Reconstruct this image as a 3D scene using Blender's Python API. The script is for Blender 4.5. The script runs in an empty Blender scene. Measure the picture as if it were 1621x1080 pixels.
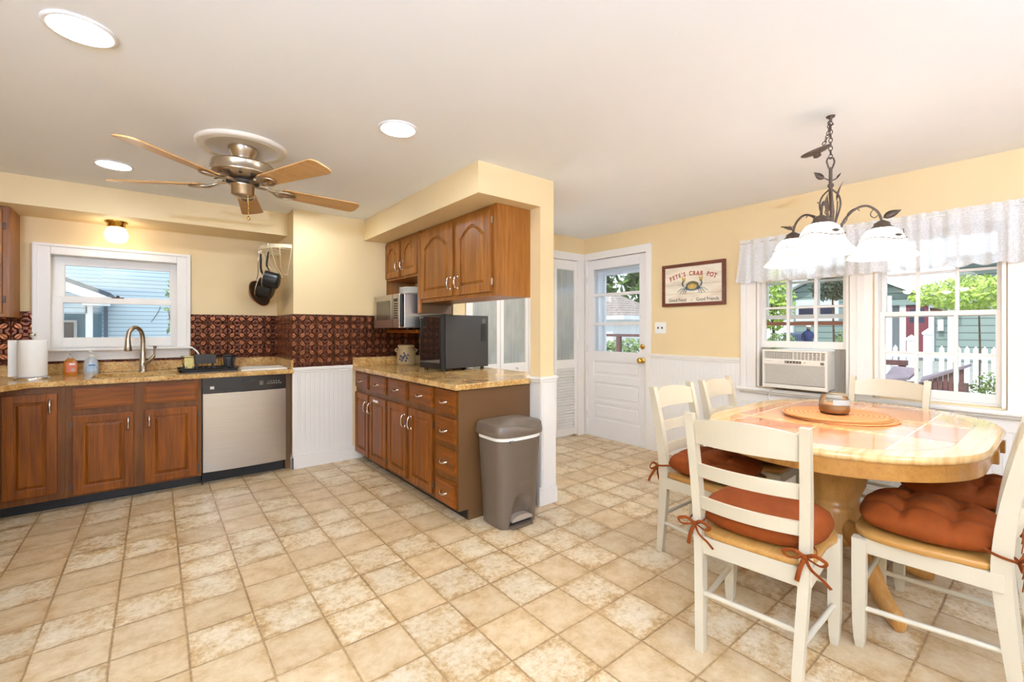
import bpy, bmesh, math, random
from mathutils import Vector, Matrix
random.seed(7)
PI=math.pi; R=math.radians; sin=math.sin; cos=math.cos
S=bpy.context.scene
COL=S.collection
# ---------------------------------------------------------------- camera
TH=math.atan2(810.5-246,708.)
cd=bpy.data.cameras.new('camera'); cam=bpy.data.objects.new('camera',cd); COL.objects.link(cam)
cd.sensor_width=36; cd.lens=708/1621*36; cd.shift_y=-18/1621; cd.clip_start=.02; cd.clip_end=300
cam.location=(0,0,1.25); cam.rotation_euler=(PI/2,0,-TH)
S.camera=cam
# ---------------------------------------------------------------- view, world, sun
S.view_settings.view_transform='Standard'; S.view_settings.look='None'
S.view_settings.exposure=0.21; S.view_settings.gamma=1
S.view_settings.use_curve_mapping=False
W=bpy.data.worlds.new('sky'); S.world=W; W.use_nodes=True
bg=W.node_tree.nodes['Background']; bg.inputs[0].default_value=(.82,.91,1,1); bg.inputs[1].default_value=1.5
sd=bpy.data.lights.new('sun','SUN'); sd.energy=2.2; sd.angle=R(3); sd.color=(1,.95,.88)
sun=bpy.data.objects.new('sun',sd); COL.objects.link(sun)
sun.rotation_euler=Vector((-.62,0,.78)).to_track_quat('Z','Y').to_euler(); sun.location=(0,0,12)
DOWN=82.; SHADE=5.; GLOBE=9.; FILL=1.
# ---------------------------------------------------------------- helpers
def lin(c):
    c=c/255.
    return c/12.92 if c<=.04045 else ((c+.055)/1.055)**2.4
def rgb(r,g,b): return (lin(r),lin(g),lin(b),1)
class X:                                   # tiny node expression
    def __init__(s,t,k): s.t=t; s.k=k
    def m(s,op,*a):
        n=s.t.nodes.new('ShaderNodeMath'); n.operation=op
        for i,v in enumerate((s,)+a):
            if isinstance(v,X): s.t.links.new(v.k,n.inputs[i])
            else: n.inputs[i].default_value=v
        return X(s.t,n.outputs[0])
    def __add__(s,o): return s.m('ADD',o)
    def __sub__(s,o): return s.m('SUBTRACT',o)
    def __mul__(s,o): return s.m('MULTIPLY',o)
    def __truediv__(s,o): return s.m('DIVIDE',o)
    def floor(s): return s.m('FLOOR')
    def fract(s): return s.m('FRACT')
    def abs(s): return s.m('ABSOLUTE')
    def sin(s): return s.m('SINE')
    def min(s,o): return s.m('MINIMUM',o)
    def max(s,o): return s.m('MAXIMUM',o)
    def lt(s,o): return s.m('LESS_THAN',o)
    def gt(s,o): return s.m('GREATER_THAN',o)
    def sqrt(s): return s.m('SQRT')
    def inv(s): return (s*-1.)+1.
    def step(s,a,b):                        # smooth ramp a..b
        n=s.t.nodes.new('ShaderNodeMapRange'); n.interpolation_type='SMOOTHSTEP'
        s.t.links.new(s.k,n.inputs[0]); n.inputs[1].default_value=a; n.inputs[2].default_value=b
        return X(s.t,n.outputs[0])
def new(name):
    m=bpy.data.materials.new(name); m.use_nodes=True
    t=m.node_tree; return m,t,t.nodes['Principled BSDF']
def coords(t,kind='Object'):
    n=t.nodes.new('ShaderNodeTexCoord'); p=t.nodes.new('ShaderNodeSeparateXYZ')
    t.links.new(n.outputs[kind],p.inputs[0]); return n.outputs[kind],[X(t,o) for o in p.outputs]
def noise(t,vec,scale,detail=3,rough=.5,stretch=None,off=None):
    n=t.nodes.new('ShaderNodeTexNoise'); n.inputs['Scale'].default_value=scale; n.inputs['Detail'].default_value=detail; n.inputs['Roughness'].default_value=rough
    if stretch or off is not None:
        mp=t.nodes.new('ShaderNodeMapping'); t.links.new(vec,mp.inputs[0])
        if stretch: mp.inputs['Scale'].default_value=stretch
        if off is not None: t.links.new(off,mp.inputs['Location'])
        vec=mp.outputs[0]
    t.links.new(vec,n.inputs['Vector']); return X(t,n.outputs[0])
def ramp(t,x,stops):
    n=t.nodes.new('ShaderNodeValToRGB'); e=n.color_ramp.elements
    while len(e)<len(stops): e.new(.5)
    for i,(p,c) in enumerate(stops): e[i].position=p; e[i].color=c
    t.links.new(x.k,n.inputs[0]); return n.outputs[0]
def mix(t,f,a,b,mode='MIX'):
    n=t.nodes.new('ShaderNodeMix'); n.data_type='RGBA'; n.blend_type=mode
    if isinstance(f,X): t.links.new(f.k,n.inputs[0])
    else: n.inputs[0].default_value=f
    for i,v in ((6,a),(7,b)):
        if isinstance(v,tuple): n.inputs[i].default_value=v
        else: t.links.new(v,n.inputs[i])
    return n.outputs[2]
def bump(t,b,x,strength=.3,dist=.01):
    n=t.nodes.new('ShaderNodeBump'); n.inputs['Strength'].default_value=strength; n.inputs['Distance'].default_value=dist
    t.links.new(x.k,n.inputs['Height']); t.links.new(n.outputs[0],b.inputs['Normal'])
def pm(name,c,rough=.5,metal=0,var=.05,vs=6,bmp=0,coat=0,emit=0,ec=None,spec=.5):
    m,t,b=new(name); c=rgb(*c)
    o,_=coords(t)
    if var:
        n=noise(t,o,vs); lo=tuple(v*(1-var) for v in c[:3])+(1,); hi=tuple(min(1,v*(1+var)) for v in c[:3])+(1,)
        t.links.new(ramp(t,n,[(.3,lo),(.7,hi)]),b.inputs['Base Color'])
    else: b.inputs['Base Color'].default_value=c
    b.inputs['Roughness'].default_value=rough; b.inputs['Metallic'].default_value=metal
    b.inputs['Coat Weight'].default_value=coat; b.inputs['Specular IOR Level'].default_value=spec
    if bmp: bump(t,b,noise(t,o,90,2),bmp,.003)
    if emit: b.inputs['Emission Color'].default_value=rgb(*(ec or (255,255,255))); b.inputs['Emission Strength'].default_value=emit
    return m
def wood(name,c0,c1,axis=2,scale=1.,rough=.4,coat=.08,bmp=.12):
    m,t,b=new(name); o,_=coords(t)
    st=[26,26,26]; st[axis]=1.3
    g=noise(t,o,1.6*scale,5,.65,stretch=tuple(st)); st2=[5,5,5]; st2[axis]=.5
    w=noise(t,o,1.5*scale,2,.5,stretch=tuple(st2)); w=((w*26.).sin()*.5+.5)
    st3=[140,140,140]; st3[axis]=6
    f=noise(t,o,1.2,2,.5,stretch=tuple(st3))
    v=g*.6+w*.12+f*.28
    t.links.new(ramp(t,v,[(.32,rgb(*c0)),(.68,rgb(*c1))]),b.inputs['Base Color'])
    b.inputs['Roughness'].default_value=rough; b.inputs['Coat Weight'].default_value=coat; b.inputs['Coat Roughness'].default_value=.2
    b.inputs['Specular IOR Level'].default_value=.3; bump(t,b,f*.6+g*.4,bmp,.002); return m
class MB:                                   # mesh builder
    def __init__(s): s.v=[]; s.f=[]; s.sm=[]
    def add(s,vs,fs,smooth=False,M=None):
        k=len(s.v)
        for p in vs:
            p=Vector(p); s.v.append(M@p if M else p)
        for f in fs: s.f.append([i+k for i in f]); s.sm.append(smooth)
        return s
    def box(s,x0,x1,y0,y1,z0,z1,b=0,M=None):
        if x0>x1: x0,x1=x1,x0
        if y0>y1: y0,y1=y1,y0
        if z0>z1: z0,z1=z1,z0
        if not b:
            v=[(x,y,z) for x in (x0,x1) for y in (y0,y1) for z in (z0,z1)]
            return s.add(v,[(0,1,3,2),(4,6,7,5),(0,4,5,1),(2,3,7,6),(0,2,6,4),(1,5,7,3)],M=M)
        b=min(b,(x1-x0)*.45,(y1-y0)*.45,(z1-z0)*.45)
        bm=bmesh.new(); bmesh.ops.create_cube(bm,size=1)
        for q in bm.verts: q.co=Vector(((x0+x1)/2+q.co.x*(x1-x0),(y0+y1)/2+q.co.y*(y1-y0),(z0+z1)/2+q.co.z*(z1-z0)))
        bmesh.ops.bevel(bm,geom=bm.edges[:],offset=b,segments=2,affect='EDGES',profile=.6)
        s.bm(bm,M); return s
    def bm(s,bm,M=None,smooth=False):
        bm.verts.index_update()
        s.add([q.co.copy() for q in bm.verts],[[q.index for q in f.verts] for f in bm.faces],smooth,M); bm.free()
    def prism(s,pts,h,M=None,smooth=False):  # polygon in xy extruded 0..h (z), placed by M
        n=len(pts)
        v=[(x,y,0) for x,y in pts]+[(x,y,h) for x,y in pts]
        s.add(v,[list(range(n))[::-1],list(range(n,2*n))],False,M)
        return s.add(v,[(i,(i+1)%n,(i+1)%n+n,i+n) for i in range(n)],smooth,M)
    def rings(s,rs,smooth=True,cap=True,M=None,close=False):
        n=len(rs[0]); v=[p for r in rs for p in r]; f=[]
        m=len(rs)
        for i in range(m if close else m-1):
            for j in range(n):
                a=i*n; c=((i+1)%m)*n
                f.append((a+j,a+(j+1)%n,c+(j+1)%n,c+j))
        s.add(v,f,smooth,M)
        if cap and not close: s.add(rs[0],[list(range(n))[::-1]],False,M); s.add(rs[-1],[list(range(n))],False,M)
        return s
    def lathe(s,prof,c=(0,0,0),n=28,M=None,cap=True):
        rs=[[(c[0]+r*cos(2*PI*j/n),c[1]+r*sin(2*PI*j/n),c[2]+z) for j in range(n)] for r,z in prof]
        return s.rings(rs,True,cap,M)
    def cyl(s,p0,p1,r0,r1=None,n=14): return s.tube([p0,p1],[r0,r0 if r1 is None else r1],n)
    def tube(s,pts,r,n=8,close=False,M=None,flat=None):
        pts=[Vector(p) for p in pts]; m=len(pts); rs=[]; up=None
        for i,p in enumerate(pts):
            if close: d=pts[(i+1)%m]-pts[i-1]
            else: d=pts[min(i+1,m-1)]-pts[max(i-1,0)]
            d.normalize()
            if up is None:
                up=Vector((0,0,1)) if abs(d.z)<.9 else Vector((1,0,0))
            a=(up-d*up.dot(d)).normalized(); b=d.cross(a); up=a
            q=r[i] if isinstance(r,(list,tuple)) else r
            e=q if flat is None else q*flat
            rs.append([p+a*q*cos(2*PI*j/n)+b*e*sin(2*PI*j/n) for j in range(n)])
        return s.rings(rs,True,True,M,close)
    def sphere(s,c,r,n=14,sc=(1,1,1)):
        k=n//2; return s.rings([[(c[0]+sc[0]*r*sin(PI*i/k)*cos(2*PI*j/n),c[1]+sc[1]*r*sin(PI*i/k)*sin(2*PI*j/n),c[2]-sc[2]*r*cos(PI*i/k)) for j in range(n)] for i in [.02]+list(range(1,k))+[k-.02]],True,True)
    def grid(s,fn,nu,nv,smooth=True,M=None):
        v=[fn(i/nu,j/nv) for i in range(nu+1) for j in range(nv+1)]
        return s.add(v,[(i*(nv+1)+j,(i+1)*(nv+1)+j,(i+1)*(nv+1)+j+1,i*(nv+1)+j+1) for i in range(nu) for j in range(nv)],smooth,M)
def root_matrix(o):
    while o.parent: o=o.parent
    return Matrix.Translation(o.location)@Matrix.Rotation(o.rotation_euler.z,4,'Z')
def obj(name,mb,m,parent=None,label=None,local=False,fix=True):
    vs=[Vector(p) for p in mb.v]; loc=Vector((0,0,0))
    if parent is not None and not local:
        iv=root_matrix(parent).inverted(); vs=[iv@p for p in vs]
    elif parent is None:
        lo=[min(p[i] for p in vs) for i in range(3)]; hi=[max(p[i] for p in vs) for i in range(3)]
        loc=Vector(((lo[0]+hi[0])/2,(lo[1]+hi[1])/2,lo[2])); vs=[p-loc for p in vs]
    me=bpy.data.meshes.new(name); me.from_pydata([tuple(p) for p in vs],[],mb.f)
    me.polygons.foreach_set('use_smooth',mb.sm)
    if fix:
        b=bmesh.new(); b.from_mesh(me); bmesh.ops.recalc_face_normals(b,faces=b.faces); b.to_mesh(me); b.free()
    me.materials.append(m); me.update()
    o=bpy.data.objects.new(name,me); COL.objects.link(o); o.location=loc
    if parent is not None: o.parent=parent
    if label: o['label']=label
    return o
def tag(o,label,cat,group=None,kind=None):
    o['label']=label; o['category']=cat
    if group: o['group']=group
    if kind: o['kind']=kind
    return o
def thing(name,label,cat,loc,rz=0,group=None):
    o=bpy.data.objects.new(name,None); COL.objects.link(o); o.location=loc; o.rotation_euler=(0,0,rz); o.empty_display_size=.1
    return tag(o,label,cat,group)
def struct(name,mb,m,parent=None):
    o=obj(name,mb,m,parent)
    if parent is None: o['kind']='structure'
    return o
def dup(o,loc,rz,label,group=None):
    r=o.copy(); COL.objects.link(r); r.location=loc; r.rotation_euler=(0,0,rz); r['label']=label
    if group: r['group']=group
    for c in list(o.children):
        d=c.copy(); COL.objects.link(d); d.parent=r
        for g in list(c.children):
            e=g.copy(); COL.objects.link(e); e.parent=d
    return r
def frame(o,u,n):                           # matrix: local x->u, local y->up, local z->n
    u=Vector(u); n=Vector(n); w=n.cross(u)
    return Matrix(((u.x,w.x,n.x,o[0]),(u.y,w.y,n.y,o[1]),(u.z,w.z,n.z,o[2]),(0,0,0,1)))
def bez(p0,p1,p2,p3,n=12):
    p0,p1,p2,p3=map(Vector,(p0,p1,p2,p3))
    return [p0*(1-t)**3+p1*3*t*(1-t)**2+p2*3*t*t*(1-t)+p3*t**3 for t in [i/n for i in range(n+1)]]
def spline(pts,n=6):
    P=[Vector(p) for p in pts]; P=[P[0]*2-P[1]]+P+[P[-1]*2-P[-2]]; out=[]
    for i in range(1,len(P)-2):
        a,b,c,d=P[i-1:i+3]
        for k in range(n):
            t=k/n; out.append(.5*((2*b)+(c-a)*t+(2*a-5*b+4*c-d)*t*t+(3*b-a-3*c+d)*t**3))
    out.append(P[-2]); return out
# ---------------------------------------------------------------- materials
YEL=pm('yellow_paint',(231,205,157),.6,var=.02,vs=2,bmp=.04)
CEILM=pm('ceiling_paint',(245,245,245),.8,var=.01,vs=2)
WHITE=pm('white_trim_paint',(240,234,226),.38,var=.015,vs=3)
DOORW=pm('door_paint',(238,233,229),.4,var=.015,vs=3)
BLACK=pm('black_plastic',(22,21,21),.35,var=.1)
MATTE=pm('matte_black',(52,49,46),.55,var=.05,bmp=.1)
CHROME=pm('chrome',(215,210,205),.16,1,var=.03)
NICKEL=pm('brushed_nickel',(190,176,156),.28,1,var=.05,vs=30)
BRASS=pm('brass',(214,170,80),.18,1,var=.05)
BRONZE=pm('bronze_iron',(92,76,66),.5,.5,var=.25,vs=60)
OAK=wood('oak_vertical',(98,45,0),(152,82,10),2)
OAKY=wood('oak_grain_y',(98,45,0),(152,82,10),1)
OAKX=wood('oak_grain_x',(98,45,0),(152,82,10),0)
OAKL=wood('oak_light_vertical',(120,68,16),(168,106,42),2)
OAKD=wood('oak_frame_dark',(90,48,12),(126,74,26),2)
BLOND=wood('blond_wood',(150,98,38),(182,130,62),0,.8,.3,.3,.05)
BLONDZ=wood('blond_wood_turned',(170,116,54),(200,148,82),2,.8,.35,.2,.05)
SEATW=wood('seat_wood',(164,114,52),(194,146,80),1,.8,.4,.2,.05)
CHAIRW=pm('chair_paint',(200,188,163),.35,var=.02)
BLADE=wood('fan_blade_wood',(188,140,84),(208,164,106),0,1,.4,.1,.03)
BROWN=pm('brown_laminate',(102,70,40),.42,var=.04,vs=3)
KICK=pm('toe_kick_black',(26,23,22),.5)
TAUPE=pm('taupe_plastic',(102,87,72),.38,var=.02,bmp=.03)
RUST=pm('rust_cloth',(126,57,12),.8,var=.08,vs=30,bmp=.25,spec=.2)
STONE=pm('stoneware',(196,168,120),.4,var=.08,vs=30)
PAPER=pm('paper_white',(244,240,232),.9,var=.02,bmp=.1)
GREYP=pm('grey_plastic',(196,188,176),.45,var=.02)
ACW=pm('ac_plastic',(228,220,206),.45,var=.02)
DARK=pm('dark_gap',(52,46,40),.6)
COPPERP=pm('copper_pan',(186,104,60),.35,.8,var=.1)
PAN=pm('dark_pan',(58,44,38),.3,.4,var=.1)
BLUEP=pm('screen_blue',(60,66,92),.2)
def m_steel():
    m,t,b=new('brushed_steel'); o,_=coords(t)
    n=noise(t,o,3,4,.6,stretch=(1.2,1.2,160))
    t.links.new(ramp(t,n,[(.3,rgb(186,178,168)),(.7,rgb(198,192,184))]),b.inputs['Base Color'])
    b.inputs['Metallic'].default_value=1; b.inputs['Roughness'].default_value=.34
    b.inputs['Anisotropic'].default_value=.5; bump(t,b,n,.03,.001); return m
STEEL=m_steel()
def m_floor():
    m,t,b=new('tile_floor'); n0=t.nodes.new('ShaderNodeNewGeometry'); s=t.nodes.new('ShaderNodeSeparateXYZ'); t.links.new(n0.outputs['Position'],s.inputs[0])
    x=X(t,s.outputs[0]); y=X(t,s.outputs[1]); P=n0.outputs['Position']
    T=.2375; wob=noise(t,P,26,2)*.012
    u=(x-(.815-.2375*40))/T+wob; v=(y-(1.555-.2365*40))/.2365+wob
    cu=u.floor(); cv=v.floor(); fu=u.fract(); fv=v.fract()
    e=fu.min(fu.inv()).min(fv.min(fv.inv()))
    cb=t.nodes.new('ShaderNodeCombineXYZ'); t.links.new(cu.k,cb.inputs[0]); t.links.new(cv.k,cb.inputs[1])
    wn=t.nodes.new('ShaderNodeTexWhiteNoise'); wn.noise_dimensions='2D'; t.links.new(cb.outputs[0],wn.inputs['Vector']); r=X(t,wn.outputs['Value'])
    off=t.nodes.new('ShaderNodeVectorMath'); off.operation='SCALE'; t.links.new(wn.outputs['Color'],off.inputs[0]); off.inputs[3].default_value=7
    n1=noise(t,P,9,6,.68,off=off.outputs[0]); n2=noise(t,P,46,4,.75,off=off.outputs[0]); n3=noise(t,P,2.5,2,.5,off=off.outputs[0])
    edge=e.step(0,.22).inv()
    a=n1*.55+n2*.45+edge*.07
    cream=ramp(t,a,[(.38,rgb(232,214,184)),(.50,rgb(218,195,157)),(.59,rgb(196,160,110)),(.69,rgb(160,118,70))])
    tan=ramp(t,n1*.65+n2*.25+n3*.1+edge*.07,[(.34,rgb(222,200,163)),(.52,rgb(206,176,133)),(.66,rgb(184,147,98))])
    c=mix(t,r.gt(.55),cream,tan)
    h=t.nodes.new('ShaderNodeHueSaturation'); t.links.new(c,h.inputs['Color']); t.links.new((X(t,wn.outputs['Color'])*.20+.88).k,h.inputs['Value'])
    g=e.step(.006,.028)
    gc=ramp(t,n3*.5+n2*.5,[(.38,rgb(190,156,106)),(.6,rgb(128,94,54))])
    t.links.new(mix(t,g,gc,h.outputs[0]),b.inputs['Base Color'])
    t.links.new((n2*.15+.27).k,b.inputs['Roughness']); bump(t,b,g*.8+n2*.25,.25,.004); return m
FLOOR=m_floor()
def m_granite():
    m,t,b=new('granite_laminate'); o,_=coords(t)
    n=noise(t,o,48,6,.7); k=noise(t,o,9,3); q=noise(t,o,120,2)
    c=ramp(t,n*.6+k*.4,[(.3,rgb(122,82,40)),(.44,rgb(186,138,76)),(.54,rgb(212,170,106)),(.66,rgb(226,192,134))])
    t.links.new(mix(t,q.lt(.36),c,rgb(98,64,38)),b.inputs['Base Color'])
    b.inputs['Roughness'].default_value=.14; return m
GRAN=m_granite()
def m_copper(axis):
    m,t,b=new('embossed_copper_'+'xy'[axis]); n0=t.nodes.new('ShaderNodeNewGeometry'); s=t.nodes.new('ShaderNodeSeparateXYZ'); t.links.new(n0.outputs['Position'],s.inputs[0])
    T=.155
    u=((X(t,s.outputs[axis])+10.002)/T).fract(); v=((X(t,s.outputs[2])*-1.+11.39)/T).fract()
    du=(u-.5).abs(); dv=(v-.5).abs()
    e=u.min(u.inv()).min(v.min(v.inv()))
    cu=u.min(u.inv()); cv=v.min(v.inv())
    rc=(cu*cu+cv*cv).sqrt()
    r0=(du*du+dv*dv).sqrt()
    def bandf(d,c,w): return ((d-c).abs()/w).m('MINIMUM',1.).inv()
    an=(du.m('ARCTAN2',dv)-PI/4).abs()      # angle from the tile diagonal
    q=((r0-.10)/.50).max(0.).min(1.)
    leaf=((q*PI).sin()*.50-an).step(0.,.22)
    vein=bandf(an,0.,.05)*leaf
    m1=(du*du+(dv-.5)*(dv-.5)).sqrt(); m2=(dv*dv+(du-.5)*(du-.5)).sqrt(); mm=m1.min(m2)
    ring=bandf(mm,.24,.04).max(bandf(mm,.0,.09)*.8)
    boss=(r0/.09).min(1.).inv()
    line=bandf(e,.0,.03)
    h=(leaf*.85-vein*.35).max(ring*.8).max(boss).max(line*.9)
    nn=noise(t,n0.outputs['Position'],14,3)
    c=ramp(t,h*.8+nn*.2,[(.1,rgb(92,50,34)),(.4,rgb(124,70,46)),(.9,rgb(156,96,62))])
    t.links.new(c,b.inputs['Base Color']); b.inputs['Metallic'].default_value=.7; b.inputs['Roughness'].default_value=.28
    bump(t,b,h,1.,.02); return m
COPX=m_copper(0); COPY=m_copper(1)
def m_bead(axis):
    m,t,b=new('beadboard_'+'xy'[axis]); n0=t.nodes.new('ShaderNodeNewGeometry'); s=t.nodes.new('ShaderNodeSeparateXYZ'); t.links.new(n0.outputs['Position'],s.inputs[0])
    u=((X(t,s.outputs[axis])+10)/.042).fract(); g=(u-.5).abs().step(.0,.10)
    b.inputs['Base Color'].default_value=rgb(240,235,228); b.inputs['Roughness'].default_value=.4
    bump(t,b,g,.45,.004); return m
BEADX=m_bead(0); BEADY=m_bead(1)
def m_glass(name,tint=(1,1,1,1),gloss=1.):
    m,t,b=new(name); t.nodes.remove(b)
    tr=t.nodes.new('ShaderNodeBsdfTransparent'); tr.inputs[0].default_value=tint
    gl=t.nodes.new('ShaderNodeBsdfGlossy'); gl.inputs['Roughness'].default_value=.02
    fr=t.nodes.new('ShaderNodeFresnel'); fr.inputs[0].default_value=1.45
    o,_=coords(t); nz=noise(t,o,2,1)
    f=X(t,fr.outputs[0])*gloss*(nz*.04+.98)
    mx=t.nodes.new('ShaderNodeMixShader'); t.links.new(f.k,mx.inputs[0]); t.links.new(tr.outputs[0],mx.inputs[1]); t.links.new(gl.outputs[0],mx.inputs[2])
    t.links.new(mx.outputs[0],t.nodes['Material Output'].inputs[0]); return m
GLASS=m_glass('window_glass',(.97,.99,1,1),.9)
def m_lace():
    m,t,b=new('lace_cloth'); o,p=coords(t)
    n=noise(t,o,110,3,.6); fo=noise(t,o,6,2,stretch=(1,4,.3))
    tr=t.nodes.new('ShaderNodeBsdfTransparent'); tl=t.nodes.new('ShaderNodeBsdfTranslucent'); df=t.nodes.new('ShaderNodeBsdfDiffuse')
    for q in (tl,df): q.inputs[0].default_value=rgb(252,251,250)
    ms=t.nodes.new('ShaderNodeMixShader'); ms.inputs[0].default_value=.3; t.links.new(df.outputs[0],ms.inputs[1]); t.links.new(tl.outputs[0],ms.inputs[2])
    mx=t.nodes.new('ShaderNodeMixShader'); a=n.step(.35,.65)*.16+.50+fo*.22
    t.links.new(a.k,mx.inputs[0]); t.links.new(tr.outputs[0],mx.inputs[1]); t.links.new(ms.outputs[0],mx.inputs[2])
    t.links.new(mx.outputs[0],t.nodes['Material Output'].inputs[0]); return m
LACE=m_lace()
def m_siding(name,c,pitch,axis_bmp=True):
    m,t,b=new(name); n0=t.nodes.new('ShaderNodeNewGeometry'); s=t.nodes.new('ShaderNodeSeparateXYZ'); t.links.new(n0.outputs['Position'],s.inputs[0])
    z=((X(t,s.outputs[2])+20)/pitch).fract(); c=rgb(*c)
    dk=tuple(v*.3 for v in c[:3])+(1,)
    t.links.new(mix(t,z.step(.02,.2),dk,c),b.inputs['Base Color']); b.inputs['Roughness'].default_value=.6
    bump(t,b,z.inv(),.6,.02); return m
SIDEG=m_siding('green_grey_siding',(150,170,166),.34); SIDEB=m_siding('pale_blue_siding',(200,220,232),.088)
def m_leaf(name,a,b2):
    m,t,b=new(name); o,_=coords(t); n=noise(t,o,14,2)
    t.links.new(ramp(t,n,[(.35,rgb(*a)),(.65,rgb(*b2))]),b.inputs['Base Color']); b.inputs['Roughness'].default_value=.6
    return m
LEAFL=m_leaf('leaf_light',(150,186,70),(206,222,120)); LEAFM=m_leaf('leaf_mid',(86,116,60),(150,172,104)); LEAFD=m_leaf('leaf_dark',(62,78,66),(108,122,98))
BARK=pm('bark',(96,78,62),.9,var=.3,vs=20)
EXTW=pm('exterior_white',(244,246,250),.5,var=.02)
def m_lamp(name,c,st):
    m,t,b=new(name); o,_=coords(t); n=noise(t,o,4,2)
    b.inputs['Base Color'].default_value=rgb(*c); b.inputs['Emission Color'].default_value=rgb(*c)
    t.links.new((n*.1*st+st*.95).k,b.inputs['Emission Strength']); b.inputs['Roughness'].default_value=.3; return m
LENS=m_lamp('downlight_lens',(232,246,255),DOWN); SHADEM=None; GLOBEM=m_lamp('globe_glass',(255,240,214),GLOBE)
def m_shade():
    m,t,b=new('alabaster_shade'); o,p=coords(t); n=noise(t,o,7,3,.6)
    h=p[2].step(.0,.15)                     # glass is brightest round the bulb neck, softer at the rim
    b.inputs['Base Color'].default_value=rgb(255,248,236); b.inputs['Roughness'].default_value=.25
    t.links.new(ramp(t,h+n*.3-.15,[(.0,rgb(255,226,176)),(.35,rgb(255,248,236))]),b.inputs['Emission Color'])
    t.links.new((h*h*4.5+h*.4+.36+n*.22).k,b.inputs['Emission Strength']); return m
SHADEM=m_shade()
PENDM=m_lamp('fill_opal_glass',(238,246,255),55.)  # glow of the added hall pendant
BULB=m_lamp('bulb',(255,236,206),30.)
# ---------------------------------------------------------------- room shell
CZ=2.33; WX=4.03; YB=5.03; YF=-2.2; XL=-1.75; BY=3.65
def wall(name,axis,pos,out,u0,u1,z0,z1,holes,m):
    mb=MB(); hs=sorted(holes); us=[u0]+[q for h in hs for q in h[:2]]+[u1]
    def add(a,b,c,d):
        if b-a<1e-4 or d-c<1e-4: return
        if axis=='x': mb.box(pos,pos+out,a,b,c,d)
        else: mb.box(a,b,pos,pos+out,c,d)
    cur=u0
    for a,b,c,d in hs:
        add(cur,a,z0,z1); add(a,b,z0,c); add(a,b,d,z1); cur=b
    add(cur,u1,z0,z1)
    return struct(name,mb,m)
W1=(1.04,1.68,.77,1.93); W2=(.255,.88,.77,1.93); DR=(2.785,3.625,0,2.075); W3=(-.66,.165,1.10,1.855)
struct('floor',MB().box(XL-.15,WX+.14,YF-.15,YB+.14,-.1,0),FLOOR)
struct('ceiling',MB().box(XL-.15,WX+.14,YF-.15,YB+.14,CZ,CZ+.2),CEILM)
wall('wall_right','x',WX,.14,YF,BY,0,CZ,[W1,W2,DR],YEL)
wall('wall_back','y',YB,.14,XL,WX+.14,0,CZ,[W3],YEL)
wall('wall_left','x',XL,-.14,YF,YB,0,CZ,[],YEL)
wall('wall_front','y',YF,-.14,XL,WX,0,CZ,[(-.9,1.5,0,2.1),(2.0,3.6,.8,2.1)],YEL)
struct('wall_chase',MB().box(.965,2.20,4.35,YB,0,CZ),YEL)
struct('wall_hall',MB().box(2.20,2.375,BY,YB,0,CZ).box(2.375,3.91,BY,BY+.12,2.065,CZ).box(3.91,WX,BY,BY+.12,0,CZ).box(2.375,WX,BY+.7,BY+.8,0,CZ),YEL)
struct('wall_post',MB().box(2.14,2.27,2.36,2.47,.897,2.125),YEL)
struct('ceiling_soffit',MB().box(1.607,2.27,2.36,4.35,2.125,CZ),YEL)
struct('ceiling_soffit',MB().box(XL,.965,4.57,YB,2.125,CZ),YEL)
struct('wall_partition',MB().box(2.14,2.27,2.36,BY,0,.875),BEADX)
# white trims
mb=MB()
mb.box(2.125,2.29,2.343,2.485,.872,.892,.006).box(2.12,2.297,2.337,2.49,.892,.914,.006)
mb.box(2.143,2.285,2.351,2.362,.13,.872,.003).box(2.155,2.272,2.348,2.352,.15,.86)
struct('trim_1',mb,WHITE)
def base(mb,x0,x1,y0,y1,h=.115):
    mb.box(x0,x1,y0,y1,0,h,.003)
mb=MB().box(2.115,2.29,2.34,2.365,0,.11,.003).box(2.12,2.285,2.346,2.365,.11,.132,.006).box(2.27,2.29,2.36,BY,0,.11,.003)
struct('baseboard_partition',mb,WHITE)
mb=MB().box(.95,1.6,4.335,4.352,0,.105,.003).box(.955,1.6,4.34,4.352,.105,.128,.006).box(.95,.967,4.335,4.42,0,.105,.003).box(.955,.967,4.34,4.42,.105,.128,.006)
struct('baseboard_chase',mb,WHITE)
struct('trim_2',MB().box(.966,1.49,4.342,4.352,.1,.87),BEADX)
struct('trim_3',MB().box(.955,1.49,4.325,4.352,.882,.91,.006).box(.96,1.49,4.335,4.352,.862,.884,.006).box(.955,1.0,4.336,4.352,.12,.87,.003),WHITE)
# right wall: wainscot, chair rail, baseboard
struct('trim_4',MB().box(WX-.012,WX,1.80,2.735,.1,.97).box(WX-.012,WX,YF,1.80,.1,.70),BEADY)
struct('trim_5',MB().box(WX-.03,WX,1.815,2.725,.975,1.0,.006).box(WX-.02,WX,1.815,2.725,.955,.977,.006),WHITE)
struct('baseboard_right',MB().box(WX-.018,WX,YF,2.725,0,.1,.003).box(WX-.014,WX,YF,2.725,.1,.12,.005),WHITE)
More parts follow.
